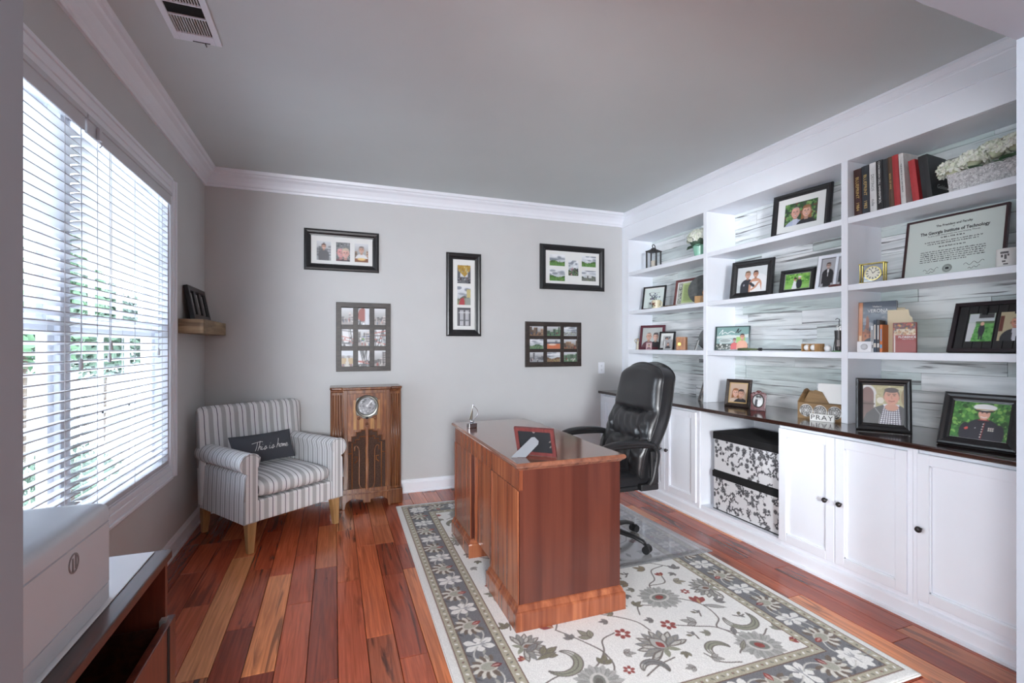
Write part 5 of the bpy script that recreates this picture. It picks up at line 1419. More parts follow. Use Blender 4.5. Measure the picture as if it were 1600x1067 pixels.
# slate disc on wood stand with an amber figure
M['slate'] = mat('grey_slate', (92, 94, 94), .6, c2=(70, 74, 74), nscale=30)
sd = thing('slate_disc_stand', 'round grey slate disc leaning on a small wooden stand', 'ornament', (3.06, 3.415, ZB), face(25))
build('disc', MB().lathe([(.0005, -.006), (.130, -.006), (.134, 0), (.130, .006), (.0005, .006)], 36, (0, 0, 0), axis='y'), M['slate'], sd, smooth='a', loc=(.0, .035, .135), rot=(R(-10), 0, 0))
build('stand', MB().box(-.035, -.055, 0, .095, .02, .070), M['oak'], sd, bevel=.005)
build('figure', MB().lathe([(.0005, .07), (.026, .07), (.032, .095), (.024, .12), (.014, .135), (.018, .155), (.0005, .172)], 14, (.055, -.02, 0)), wood('amber_carving', [(.3, (150, 84, 30)), (.7, (206, 140, 62))], (30, 30, 8), .3, coat=.4), sd, smooth=True)
# ---- column 1, lower shelf
an = thing('angel_figurine', 'tiny pale angel figurine with wire wings by the bookcase edge', 'figurine', (3.03, 4.315, ZS), R(-50))
build('dress', MB().lathe([(.0005, 0), (.020, 0), (.016, .03), (.010, .07), (.012, .085), (.006, .094), (.0005, .095)], 14), mat('cream_resin', (214, 204, 184), .7), an, smooth=True)
build('head', MB().ball((0, 0, .106), (.010, .010, .012), 12, 8), mat('resin_skin', (210, 180, 150), .7), an, smooth=True)
build('hair', MB().ball((0, .003, .110), (.0112, .0105, .011), 12, 8), mat('resin_hair', (96, 72, 54), .8), an, smooth=True)
for s_ in (-1, 1):
    build('wing', MB().tube([(s_*(.006+.030*sin(t)), .010, .07+.024*(1-cos(t))) for t in np.linspace(0, 2.8, 12)], .0022, 6), M['brass'], an, smooth=True)
    build('arm', MB().tube([(s_*.011, 0, .084), (s_*.015, -.008, .066), (s_*.004, -.016, .060)], .0036, 6), mat('cream_sleeve', (206, 196, 176), .7), an, smooth=True)
c = couple(.225, .205, (188, 190, 188), dict(skin=skin1, hair=(110, 104, 104), top=(112, 72, 82), bald=True), dict(skin=skin2, hair=(84, 74, 74), top=(52, 50, 56)), 11, st=.0035, sz=.38, y=.38)
picture('couple_frame', 'burgundy frame with an older couple portrait on the lower shelf', (3.075, 4.145, ZS), face(25), .275, .255, .024, .018, mat('burgundy_frame', (92, 42, 54), .35), [(c, 0, .025)], None, R(-10), FG, True, FLAT)
c = solo(.048, .056, (196, 178, 176), dict(skin=skin1, hair=(84, 60, 60), top=(120, 84, 96)), 12, st=.003, sz=.42)
picture('couple_frame', 'tiny pink photo frame in front of the burgundy frame', (2.985, 4.065, ZS), face(28), .062, .072, .007, .008, mat('pink_frame', (190, 150, 156), .4), [(c, 0, .008)], None, R(-10), FG, True, FLAT)
c = canv(.085, .10, .003, (190, 190, 188)); random.seed(14); c.speck(.01, .01, .075, .09, 50, .007, [(40, 40, 44), (120, 120, 124), (220, 220, 220)]); person(c, .042, .05, .03, top=(40, 40, 44))
picture('photo_frame', 'black and gold frame with a grey photo behind a silver frame', (3.07, 3.90, ZS), face(25), .165, .182, .016, .016, M['black'], [(c, 0, .042)], M['matboard'], R(-12), FG, True, FLAT)
c = solo(.055, .062, (150, 148, 150), dict(skin=skin2, hair=(66, 50, 44), top=(44, 44, 50), long=True), 15, st=.003, sz=.4)
picture('photo_frame', 'small silver frame standing in front of the black and gold frame', (2.995, 3.785, ZS), face(25), .092, .098, .017, .010, M['silver'], [(c, 0, .018)], None, R(-12), FG, True)
wc = thing('wood_clock', 'little upright wooden box clock with a brass dial', 'clock', (3.05, 3.655, ZS), face(28))
build('case', MB().box(-.045, -.022, 0, .045, .030, .122), wood('amber_wood', [(.3, (140, 82, 38)), (.7, (186, 122, 62))], (24, 24, 3), .3, coat=.3), wc, bevel=.003)
build('dial', MB().lathe([(.0005, -.0255), (.015, -.0255), (.018, -.022)], 20, (-.012, 0, .055), axis='y'), M['brass'], wc, smooth='a')
sp = thing('silver_plate', 'round grey plate leaning at the end of the lower shelf', 'plate', (3.15, 3.425, ZS), face(12), tilt=R(-10))
build('dish', MB().lathe([(.0005, -.004), (.070, -.004), (.102, -.012), (.106, -.010), (.104, -.006), (.072, .002), (.0005, .002)], 36, (0, 0, .106), axis='y'), mat('pewter_plate', (112, 114, 114), .45), sp, smooth='a')
c = canv(.075, .07, .003, (170, 168, 168)); random.seed(16); c.speck(0, 0, .075, .07, 30, .007, [(60, 60, 64), (206, 200, 196), (150, 70, 66)])
picture('photo_frame', 'small dark angled frame in front of the grey plate', (3.04, 3.455, ZS), face(-38), .105, .095, .012, .012, M['black'], [(c, 0, .012)], None, R(-18), FG, True, FLAT)
# ---- countertop, column 1
c = solo(.075, .13, (176, 172, 168), dict(skin=skin2, hair=(84, 66, 54), top=(90, 92, 100), long=True), 17, st=.004)
picture('photo_frame', 'narrow grey frame on the countertop beside the bookcase upright', (2.995, 3.345, ZK), face(-32), .12, .180, .018, .014, mat('grey_wood_frame', (104, 100, 96), .5), [(c, 0, .025)], None, R(-16), FG, True, FLAT)
# ---- column 2, top shelf
c = couple(.23, .165, (64, 76, 60), dict(skin=(222, 168, 152), hair=(176, 170, 166), top=(176, 184, 208), bald=True, shirt=(196, 200, 216)), dict(skin=(228, 180, 160), hair=(150, 104, 70), top=(52, 52, 56), long=True), 18, st=.003, sz=.50, speck=LEAFS+[(110, 70, 56)], y=.32)
picture('portrait_frame', 'large black frame with a matted couple portrait on the top shelf', (3.115, 2.495, ZA), face(9), .415, .335, .040, .024, M['black'], [(c, 0, .085)], M['matboard'], R(-8), FG, True)
# ---- column 2, middle shelf
M['ornate'] = mat('ornate_black', (36, 35, 37), .45, noise=.5, nscale=70, bump=.9, bscale=90)
c = canv(.235, .205, .003, (186, 192, 194)); c.ell(.12, .15, .15, .12, (206, 210, 212)); c.ell(.15, .02, .12, .13, (222, 222, 224))
person(c, .085, .115, .055, skin=(206, 160, 136), hair=(110, 90, 70), top=(52, 54, 62)); c.rect(.055, 0, .115, .06, (52, 54, 62)); c.ell(.058, .06, .006, .009, (170, 170, 176))
person(c, .148, .118, .05, skin=(198, 146, 120), hair=(60, 44, 40), top=(198, 146, 120)); c.poly([(.122, .085), (.178, .085), (.20, 0), (.11, 0)], (228, 226, 226)); c.line([(.175, .075), (.15, .04), (.12, .02)], .007, (198, 146, 120)); c.line([(.11, .07), (.135, .05)], .010, (52, 54, 62))
picture('wedding_frame', 'ornate black frame with a bride and uniformed groom', (3.065, 2.875, ZB), face(15), .335, .305, .048, .026, M['ornate'], [(c, 0, .048)], None, R(-9), FG, True)
c = canv(.17, .11, .003, (126, 176, 84)); random.seed(19); c.speck(0, .05, .17, .11, 60, .010, [(70, 130, 50), (150, 200, 100), (96, 150, 66)]); c.rect(0, 0, .17, .03, (140, 190, 100))
c.poly([(.05, 0), (.085, 0), (.08, .05), (.062, .06)], (226, 226, 228)); c.ell(.070, .068, .010, .012, (206, 160, 140)); c.ell(.072, .076, .011, .008, (70, 54, 44)); c.ell(.10, .035, .020, .036, (44, 46, 54)); c.ell(.10, .078, .010, .012, (200, 150, 128)); c.ell(.10, .086, .012, .006, (222, 222, 224))
picture('wedding_frame', 'small black frame with an outdoor wedding photo on bright grass', (3.085, 2.495, ZB), face(10), .245, .178, .030, .020, M['black'], [(c, 0, .034)], M['silver'], R(-11), FG, True)
wf = thing('double_frame', 'white beaded double frame with two dark standing figures', 'picture frame', (3.095, 2.225, ZB), face(8), FG, R(-13))
build('frame', ringframe(.245, .245, FLAT(.022, .014)), M['white'], wf); build('divider', MB().box(-.008, -.012, .02, .008, -.003, .225), M['white'], wf)
build('backing', MB().box(-.11, -.004, .015, .11, -.001, .23), M['dark'], wf)
bd = MB()
for k in range(22):
    for (x, z) in ((-.1225+.0117*k, .245), (-.1225, .0117*k), (.1225, .0117*k)): bd.ball((x, -.009, z), .006, 6, 4)
build('beading', bd, M['silver'], wf, smooth=True)
for s_ in (-1, 1):
    c = canv(.088, .195, .0035, (176, 176, 180)); person(c, .044, .13, .036, top=(44, 44, 48), skin=(190, 160, 146)); c.rect(.02, 0, .068, .08, (44, 44, 48)); c.poly([(.038, .12), (.050, .12), (.044, .07)], (224, 224, 226))
    paint('photograph', c, wf, None, (s_*.053, -.0052, .024))
build('easel', MB().box(-.03, 0, 0, .03, .003, .15), M['dark'], wf, loc=(0, .001, .16), rot=(R(204+26), 0, 0))
pk = thing('pocket_knife', 'brown handled folding knife lying in front of the white frame', 'knife', (2.985, 2.150, ZB), R(8))
build('handle', MB().tube([(0, -.045, .010), (.002, 0, .012), (0, .03, .010)], [.007, .010, .008], 8, flat=.8), M['maroon'], pk, smooth=True)
build('blade', MB().prism([(-.004, .03), (.004, .03), (.002, .075), (-.001, .082)], .008, .011, 'z'), M['chrome'], pk)
# ---- column 2, lower shelf
c = canv(.262, .188, .003, (150, 176, 174)); random.seed(22); c.rect(0, .12, .262, .188, (126, 160, 156)); c.poly([(0, .11), (.1, .125), (.18, .118), (.262, .128), (.262, .10), (0, .095)], (206, 214, 210)); c.rect(0, 0, .262, .05, (70, 78, 72))
c.speck(0, 0, .262, .05, 120, .006, [(226, 226, 222), (60, 66, 60), (190, 190, 180)]); c.ell(.075, .075, .055, .022, (196, 202, 200)); c.ell(.075, .075, .045, .015, (150, 160, 158)); c.rect(.165, .045, .235, .105, (150, 190, 100))
c.line(spline([(.02, .13), (.05, .165), (.045, .13), (.07, .145), (.09, .135), (.12, .15), (.15, .14)]), .0022, (236, 238, 236)); c.line(spline([(.16, .14), (.18, .172), (.175, .14), (.20, .16)]), .003, (40, 44, 44))
person(c, .150, .065, .030, top=(196, 62, 66), hair=(50, 40, 36), skin=(190, 120, 100)); person(c, .212, .085, .044, top=(214, 150, 120), hair=(60, 46, 40), skin=(222, 160, 130))
picture('glass_plaque', 'glass photo plaque with a beach collage and script lettering', (3.055, 3.055, ZS), face(20), .284, .200, .008, .012, mat('smoked_glass_edge', (70, 84, 84), .1), [(c, 0, .006)], None, R(-6), FG, True, FLAT, cat='photo plaque')
gcl = thing('golf_club', 'miniature golf putter lying along the lower shelf', 'golf club', (3.0, 2.65, ZS), R(1))
build('shaft', MB().tube([(0, .10, .012), (0, -.27, .012)], .0045, 8), M['plastic'], gcl, smooth=True)
build('grip', MB().tube([(0, .28, .011), (0, .22, .013), (0, .10, .012)], [.009, .010, .007], 10), mat('olive_grip', (84, 96, 62), .7), gcl, smooth=True)
build('ferrule', MB().lathe([(.008, -.012), (.012, -.010), (.012, .010), (.008, .012)], 10, (0, .075, .012), axis='y'), M['knob'], gcl, smooth='a')
M['golfball'] = mat('golf_ball', (236, 236, 236), .3, bump=.5, bscale=180)
bb = thing('golf_ball_box', 'small wooden display box holding two white golf balls', 'display box', (3.0, 2.305, ZS), R(-88))
build('case', MB().box(-.065, -.024, 0, .065, .024, .005).box(-.065, .020, .005, .065, .024, .052).box(-.065, -.024, .005, -.058, .020, .052).box(.028, -.024, .005, .065, .020, .052).box(-.018, -.020, .005, -.012, .02, .04), M['oak'], bb, bevel=.001, seg=1)
for k, x in enumerate((-.038, .009)):
    tag(build('golf_ball', MB().ball((0, 0, .0205), .0205, 18, 12), M['golfball'], smooth=True, loc=(3.0-.004, 2.305-x, ZS+.0052)), ('white golf ball in the wooden box, nearer the beach plaque', 'white golf ball in the wooden box, nearer the golf bag')[k], 'golf ball', 'golf balls on the lower shelf')
tag(build('golf_ball', MB().ball((0, 0, .0213), .0213, 18, 12), M['golfball'], smooth=True, loc=(2.995, 2.197, ZS+.0002)), 'loose white golf ball beside the miniature golf bag', 'golf ball', 'golf balls on the lower shelf')
gb = thing('miniature_golf_bag', 'miniature metal golf bag ornament with clubs on a green base', 'ornament', (3.0, 2.128, ZS), R(-60))
build('base', MB().lathe([(.0005, 0), (.040, 0), (.040, .006), (.0005, .008)], 20), mat('green_felt', (84, 130, 84), .9), gb, smooth='a')
build('bag', MB().lathe([(.0005, .008), (.020, .008), (.022, .02), (.021, .07), (.024, .115), (.025, .135), (.021, .135), (.0005, .12)], 18), mat('gunmetal', (70, 68, 68), .35, metal=.7), gb, smooth='a')
build('pocket', MB().box(-.012, -.030, .03, .012, -.018, .08), mat('gunmetal_pocket', (84, 80, 80), .35, metal=.7), gb, bevel=.004)
for k, (x, y, z) in enumerate(((.008, .004, .16), (-.010, .006, .165), (0, -.008, .155), (.012, -.008, .150))): build('club', MB().tube([(x*.6, y*.6, .10), (x, y, z), (x+.012, y, z+.006)], .003, 6), M['silver'], gb)
build('hook', MB().tube([(0, 0, .12), (.001, 0, .19), (.004, 0, .206), (-.010, 0, .212), (-.018, 0, .204)], .0024, 6), M['iron'], gb)
for s_ in (-1, 1): build('stand_leg', MB().tube([(s_*.02, .01, .10), (s_*.032, .026, .006)], .0024, 6), M['iron'], gb)
# ---- countertop, column 2
c = couple(.125, .145, (196, 170, 150), dict(skin=(230, 184, 164), hair=(150, 96, 60), top=(206, 186, 170), long=True), dict(skin=(214, 166, 144), hair=(56, 44, 40), top=(56, 54, 58)), 23, st=.003, sz=.42, y=.30)
picture('photo_frame', 'dark brown frame with a smiling young couple on the countertop', (2.975, 2.92, ZK), face(22), .195, .215, .026, .020, M['darkwood_frame'], [(c, 0, .035)], mat('gold_fillet', (190, 160, 110), .4), R(-13), FG, True)
ov = thing('oval_frame', 'small carved dark frame with an oval black and white photo', 'picture frame', (2.935, 2.685, ZK), face(25), FG, R(-9))
outl = [(-.055, 0), (.055, 0), (.050, .02), (.052, .07), (.056, .115), (.045, .130), (.022, .134), (.012, .146), (-.012, .146), (-.022, .134), (-.045, .130), (-.056, .115), (-.052, .07), (-.050, .02)]
build('frame', MB().prism(outl, -.014, 0, 'y'), M['maroon'], ov, bevel=.003)
build('oval_rim', MB().tube([(.038*cos(t), -.0145, .070+.047*sin(t)) for t in np.linspace(0, 2*pi, 32)], .004, 6), M['darkwood_frame'], ov, smooth=True)
build('carving', MB().ball((0, -.012, .138), (.014, .006, .009), 10, 6).ball((-.03, -.012, .128), (.012, .005, .006), 10, 6).ball((.03, -.012, .128), (.012, .005, .006), 10, 6), M['maroon'], ov, smooth=True)
c = canv(.076, .094, .0025, (196, 198, 198)); c.ell(.030, .028, .016, .034, (50, 50, 54)); c.ell(.048, .030, .016, .034, (226, 226, 226)); c.ell(.031, .064, .010, .012, (170, 168, 166)); c.ell(.047, .062, .010, .012, (190, 188, 186)); c.ell(.030, .071, .011, .007, (50, 46, 46)); c.ell(.049, .070, .011, .007, (60, 56, 56))
oo = disc_paint('photograph', c, ov, .037, (0, -.0150, .070)); oo.scale = (1, 1, 1.24)
build('easel', MB().box(-.015, 0, 0, .015, .003, .10), M['dark'], ov, loc=(0, .001, .10), rot=(R(204+18), 0, 0))
og = thing('letter_organizer', 'wooden desk organizer with white mandala discs holding papers', 'organizer', (2.975, 2.205, ZK), face(12))
M['tanwood'] = wood('tan_crate_wood', [(.3, (112, 86, 56)), (.7, (150, 120, 82))], (3, 20, 20), .6)
hw = .135
side = [(-.055, 0), (.085, 0), (.085, .175), (.060, .190), (.030, .185), (-.055, .110)]
for s_ in (-1, 1): build('side_panel', MB().prism(side, s_*hw-.004, s_*hw+.004, 'x'), M['tanwood'], og)
build('front_panel', MB().box(-hw+.004, -.055, .004, hw-.004, -.047, .105), M['tanwood'], og)
build('divider', MB().prism([(-hw+.004, .004), (hw-.004, .004), (hw-.004, .10), (.02, .105), (-.02, .175), (-.06, .186), (-.10, .170), (-hw+.004, .112)], .010, .016, 'y'), M['tanwood'], og)
build('back_panel', MB().box(-hw+.004, .077, .004, hw-.004, .085, .175), M['tanwood'], og)
build('bottom', MB().box(-hw+.004, -.055, 0, hw-.004, .085, .0045), M['tanwood'], og)
c = Canvas(34, 34, .084, .084, (150, 148, 144)); random.seed(3)
c.ell(.042, .042, .042, .042, (96, 92, 88))
for rr, k, ln_ in ((.040, 26, .012), (.028, 18, .011), (.016, 11, .010), (.006, 6, .007)):
    for q in range(k): c.ell(.042+rr*.93*cos(q*2*pi/k), .042+rr*.93*sin(q*2*pi/k), .0036, .0024, (232, 232, 230), q*2*pi/k)
for x in (-.085, 0, .085):
    d_ = build('medallion', MB().lathe([(.0005, -.004), (.040, -.004), (.041, 0), (.0005, 0)], 28, (x, -.0552, .055), axis='y'), M['paper'], og, smooth='a')
    disc_paint('mandala', c, d_, .0395, (x, -.0598, .055))
for k in range(5):
    tag(build('envelope', MB().box(-.075, 0, 0, .075, .0015, .125), M['paper'], loc=(2.995+.010*k+.002, 2.185-.004*k, ZK+.105), rot=(R(-6+2*k), 0, face(12))), ('frontmost', 'second', 'third', 'fourth', 'rearmost')[k]+' white paper standing in the wooden organizer', 'paper', 'papers in the organizer')
pn = tag(build('pen', MB().tube([(0, 0, 0), (0, .008, .12)], .004, 8), M['silver'], smooth=True, loc=(2.958, 2.305, ZK+.006), rot=(R(-20), R(10), 0)), 'silver pen in the far slot of the wooden organizer', 'pen')
py = thing('pray_plaque', 'small white block plaque with dark PRAY lettering', 'sign', (2.880, 2.150, ZK), face(18))
build('block', MB().box(-.068, -.008, 0, .068, .012, .046), mat('white_block', (226, 224, 220), .6), py, bevel=.002)
text_mesh('lettering', 'PRAY', .042, M['ink'], py, (0, -.0083, .023), sx=1.15, space=1.15)
# ---- column 3, top shelf: books
BK = 'hardback books on the top shelf'
def book(label, y, w, h, d, c, txt=None, tm=None, x=2.975, lean=0, size=.6, rz=0, pagec=True, cover=None):
    t = thing('book', label, 'book', (x, y, ZA), face(rz), BK)
    t.rotation_euler = (0, R(lean), face(rz))
    cm_ = mat('book_cover', c, .5, noise=.15, nscale=30, coat=.1)
    build('cover', MB().box(-w/2, 0, 0, -w/2+.003, d, h).box(w/2-.003, 0, 0, w/2, d, h).rings([[(-w/2, .004, z), (-w/2+.003, .0, z), (0, -.003, z), (w/2-.003, 0, z), (w/2, .004, z), (w/2-.003, .004, z), (-w/2+.003, .004, z)] for z in (0, h)]), cm_, t)
    build('pages', MB().box(-w/2+.003, .005, .003, w/2-.003, d-.004, h-.003), M['paper'], t)
    if txt:
        ws_ = txt.split('  ')
        for wd_, zz_ in zip(ws_, (.52,) if len(ws_) == 1 else (.60, .20)):
            text_mesh('lettering', wd_, w*size*(.86 if len(ws_) > 1 and len(wd_) > 18 else 1), tm, t, (0, -.0036, h*zz_), (R(90), R(90), 0), sx=1.0)
    if cover: text_mesh('cover_lettering', cover, .035, M['silver'], t, (w/2+.0004, .11, h*.30), (R(90), 0, R(90)), shear=.4)
    return t
book('dark maroon yearbook with gold BLUEPRINT 1984 on its spine', 1.992, .044, .285, .22, (66, 36, 34), 'BLUEPRINT  1984', M['goldink'], lean=-1.2)
book('dark navy yearbook with gold BLUEPRINT 1983 on its spine', 1.946, .042, .290, .22, (46, 50, 58), 'BLUEPRINT  1983', M['goldink'], lean=-1.2)
book('white book with grey drawings on its spine', 1.904, .036, .292, .21, (222, 222, 222), 'DESTINOS  dulle', mat('grey_ink', (120, 120, 120), .7), lean=-1.2)
book('black book with bold white lettering on its spine', 1.866, .034, .294, .22, (32, 32, 36), 'CONCESSION DELL UNIVERSITA  VOL', M['whiteink'], lean=-1.4, size=.52)
book('plain charcoal book between the black and brown books', 1.833, .029, .290, .22, (44, 45, 49), lean=-1.2)
book('mottled brown book leaning against the red one', 1.804, .025, .292, .21, (92, 70, 54), 'BOOK OF WINE', M['goldink'], lean=-2.8, size=.5)
book('tall red book with a plain spine', 1.775, .030, .294, .21, (176, 54, 58), lean=-3)
book('pale grey slim book with small dark spine lettering', 1.744, .024, .292, .235, (214, 212, 210), 'THE GUIDE OF ITALY AND FRANCE', M['ink'], lean=-3.2, size=.42)
book('shorter red book leaning apart beside the black album', 1.688, .032, .240, .17, (184, 56, 60), lean=-6, x=2.985)
book('black album with a silver script cover beside the flower box', 1.634, .042, .245, .19, (38, 38, 40), None, None, lean=-6, x=2.985, cover='Golden', rz=4)
# planter box with flowers
random.seed(41)
pb = thing('flower_box', 'long white textured planter box full of white hydrangeas', 'planter', (3.06, 1.372, ZA), face(2))
M['textured'] = mat('shell_mosaic', (226, 224, 224), .5, c2=(150, 148, 150), nscale=110, bump=1.0, bscale=130)
build('box', MB().rings([[(-.175, -.055, 0), (.175, -.055, 0), (.175, .055, 0), (-.175, .055, 0)], [(-.185, -.060, .105), (.185, -.060, .105), (.185, .060, .105), (-.185, .060, .105)], [(-.178, -.053, .105), (.178, -.053, .105), (.178, .053, .105), (-.178, .053, .105)], [(-.175, -.05, .08), (.175, -.05, .08), (.175, .05, .08), (-.175, .05, .08)]]), M['textured'], pb)
ch_ = MB()
for _ in range(520):
    x, z = random.uniform(-.178, .178), random.uniform(.004, .101); s_ = random.uniform(.004, .009); a_ = random.uniform(0, 3.1); y = -.0552-.005*z/.105
    ch_.add([(x+s_*cos(a_), y-.0006, z+s_*sin(a_)), (x-s_*.5*sin(a_), y-.0035, z+s_*.5*cos(a_)), (x-s_*cos(a_), y-.0006, z-s_*sin(a_)), (x+s_*.5*sin(a_), y-.0015, z-s_*.5*cos(a_))], [(0,1,2,3)])
tag(build('shell_chips', ch_, mat('shell_chip', (228, 226, 226), .4, c2=(176, 174, 176), nscale=60), pb), kind='stuff')
for k, (x, y, z, r) in enumerate(((-.165, -.045, .125, .060), (-.085, -.035, .145, .062), (-.01, -.02, .165, .066), (.075, -.025, .170, .066), (.150, -.02, .165, .060), (-.04, .02, .175, .055), (.11, .02, .185, .055))):
    hd = build('hydrangea', florets(260, (x, y, z), (r, r*.9, r*.75), .021), M['petal'], pb)
    build('filler', MB().ball((x, y, z), (r*.6, r*.5, r*.45), 10, 7), mat('bloom_core', (206, 212, 180), .8), hd, smooth=True)
for b_, t_ in (((.02, -.05, .11), (.12, -.085, .115)), ((.06, -.05, .11), (.17, -.08, .13)), ((-.10, -.04, .11), (-.03, -.085, .105)), ((.0, -.04, .11), (.05, -.09, .10))): bigleaf(pb, b_, t_, .026, M['leaf'])
# ---- column 3, middle shelf
ck = thing('brass_clock', 'small brass mantel clock with glass sides', 'clock', (3.02, 1.935, ZB), face(12))
build('base', MB().box(-.068, -.022, 0, .068, .022, .008), M['brass'], ck, bevel=.002)
build('top', MB().box(-.068, -.022, .114, .068, .022, .121), M['brass'], ck, bevel=.002)
for x in (-.060, .060):
    for y in (-.016, .016): build('column', MB().lathe([(.0055, .008), (.0045, .015), (.0045, .108), (.0055, .114)], 10, (x, y, 0)), M['brass'], ck, smooth='a')
build('glass_panel', MB().box(-.052, -.001, .008, .052, .001, .114), M['glass'], ck)
build('bezel', MB().lathe([(.036, -.006), (.042, -.006), (.042, .006), (.036, .006)], 32, (0, 0, .060), axis='y', loop=True), M['brass'], ck, smooth='a')
c = Canvas(50, 50, .08, .08, (232, 228, 212))
for k in range(12): c.line([(.04+.027*cos(k*pi/6), .04+.027*sin(k*pi/6)), (.04+.034*cos(k*pi/6), .04+.034*sin(k*pi/6))], .0022, (40, 38, 36))
c.line([(.04, .04), (.058, .055)], .0018, (30, 30, 30)); c.line([(.04, .04), (.03, .062)], .0012, (30, 30, 30))
disc_paint('clock_face', c, ck, .038, (0, -.0065, .060), 36)
dp = thing('framed_diploma', 'large framed university diploma in blackletter script', 'diploma', (3.125, 1.607, ZB), face(0), FG, R(-9))
w, h = .456, .348
build('frame', ringframe(w, h, FLAT(.011, .020)), mat('dark_mahogany', (58, 34, 36), .35), dp)
build('sheet', MB().box(-w/2+.009, -.012, .009, w/2-.009, -.004, h-.009), mat('diploma_paper', (206, 214, 208), .6, coat=.25), dp)
def dt(s_, size, z, x=0, sx=1.0, bold=.0): return text_mesh('lettering', s_, size, M['ink'], dp, (x, -.0122, z), extrude=.0002, sx=sx, bold=bold)
dt('The President and Faculty', .0165, .296, sx=.95, bold=.0004); dt('of', .010, .2815); dt('The Georgia Institute of Technology', .0245, .260, sx=.86, bold=.0007)
dt('To all to whom these presents may come Greeting, Whereas', .0105, .242, sx=.9)
random.seed(8)
inkm = MB()
def scrawl(x0, x1, z, hgt):   # illegible body lettering
    x = x0
    while x < x1:
        n = random.randint(2, 7)
        for _ in range(n):
            ww = random.uniform(.0022, .0042); hh = hgt*random.choice((1, 1, 1, 1.5)); inkm.box(x, -.0124, z, x+ww*.45, -.0120, z+hh)
            inkm.box(x, -.0124, z+hgt*random.choice((0, .8)), x+ww*.9, -.0120, z+hgt*random.choice((.15, 1)))
            x += ww
            if x > x1: break
        x += .004
scrawl(-.055, .055, .2235, .006)
for k, (a_, b_) in enumerate(((-.13, .13), (-.115, .115))): scrawl(a_, b_, .2045-k*.012, .0045)
scrawl(-.06, .06, .172, .006)
for k in range(6): scrawl(-.145, .145-.08*(k == 5), .150-k*.0115, .0042)
build('body_lettering', inkm, M['ink'], dp)
sg_ = MB()
for (x, z, s_) in ((-.125, .045, 1), (.06, .055, 1.2), (-.11, .030, .6), (.08, .032, .7)):
    sg_.tube([(x+.012*t*s_, -.0122, z+.006*s_*sin(t*2.6)+.0015*t) for t in np.linspace(0, 6, 26)], .0009, 4)
build('signatures', sg_, M['ink'], dp)
build('seal', MB().lathe([(.0005, -.0126), (.0185, -.0126), (.020, -.0122), (.0215, -.0126), (.0225, -.0121)], 30, (-.012, 0, .048), axis='y'), mat('seal_grey', (168, 174, 168), .5), dp, smooth='a')
build('seal_ring', MB().tube([(-.012+.016*cos(t), -.0128, .048+.016*sin(t)) for t in np.linspace(0, 2*pi, 30)], .0007, 4).tube([(-.012+.021*cos(t), -.0128, .048+.021*sin(t)) for t in np.linspace(0, 2*pi, 30)], .0006, 4).box(-.020, -.0130, .042, -.004, -.0126, .054), M['ink'], dp)
mr = thing('printed_mug', 'white mug with a grey printed badge at the shelf end', 'mug', (3.01, 1.318, ZB), R(-60))
build('cup', MB().lathe([(.0005, 0), (.038, 0), (.042, .005), (.042, .086), (.039, .088), (.037, .084), (.037, .010), (.0005, .008)], 28), mat('white_mug', (226, 224, 220), .25, coat=.3), mr, smooth='a')
bdg = MB()
for k, (t0, t1, z0, z1) in enumerate(((-2.35, -1.65, .062, .072), (-2.3, -2.1, .045, .058), (-2.0, -1.8, .036, .058), (-2.2, -1.9, .022, .030), (-2.1, -1.7, .010, .016), (-1.75, -1.6, .05, .06))):
    bdg.rings([[(.0425*cos(t), .0425*sin(t), z) for t in np.linspace(t0, t1, 6)] for z in (z0, z1)], closed=False, cap0=False, cap1=False)
build('badge', bdg, mat('mug_print', (96, 92, 92), .5), mr)
build('handle', MB().tube([(.040+.027*sin(t), 0, .045+.027*cos(t)) for t in np.linspace(0, pi, 12)], .0055, 8), mat('white_mug_handle', (222, 220, 216), .25), mr, smooth=True)
# ---- column 3, lower shelf: travel books, folders
def slab(name, label, cat, loc, rz, w, h, t_, cmat, canvas=None, spine=None, lean=0, tilt=0):
    o = thing(name, label, cat, loc, rz, None, tilt)
    build('cover', MB().box(-w/2, 0, 0, w/2, .0012, h).box(-w/2, t_-.0012, 0, w/2, t_, h).box(-w/2, .0012, 0, -w/2+.0015, t_-.0012, h), cmat, o)
    build('pages', MB().box(-w/2+.002, .0013, .002, w/2-.003, t_-.0013, h-.002), M['paper'], o)
    if canvas: paint('cover_print', canvas, o, None, (0, -.0006, 0))
    if spine: build('spine', MB().box(-w/2-.0012, 0, 0, -w/2-.0002, t_, h), spine, o)
    return o
c = canv(.186, .303, .003, (70, 78, 92)); random.seed(51)
for _ in range(60): c.ell(random.uniform(0, .205), random.uniform(.12, .24), random.uniform(.012, .035), random.uniform(.006, .016), random.choice([(96, 104, 116), (130, 136, 144), (164, 166, 168), (84, 92, 104)]), 0, .7)
c.rect(0, .0, .205, .12, (176, 104, 62)); c.rect(0, .0, .205, .035, (60, 66, 72)); c.ell(.09, .030, .075, .062, (52, 58, 66)); c.rect(0, 0, .205, .028, (66, 74, 80)); c.rect(0, .112, .205, .126, (150, 84, 52)); c.poly([(.035, .12), (.055, .12), (.052, .205), (.045, .225), (.038, .205)], (130, 78, 54)); c.speck(0, .118, .205, .14, 24, .008, [(120, 70, 46), (90, 66, 54), (150, 96, 60)])
for k in range(9): c.rect(.01+k*.022, .09, .018+k*.022, .106, (110, 62, 40))
c.rect(0, 0, .021, .303, (196, 126, 76)); c.rect(.004, .02, .016, .10, (226, 196, 160)); c.line([(.0215, 0), (.0215, .303)], .0012, (90, 60, 44))
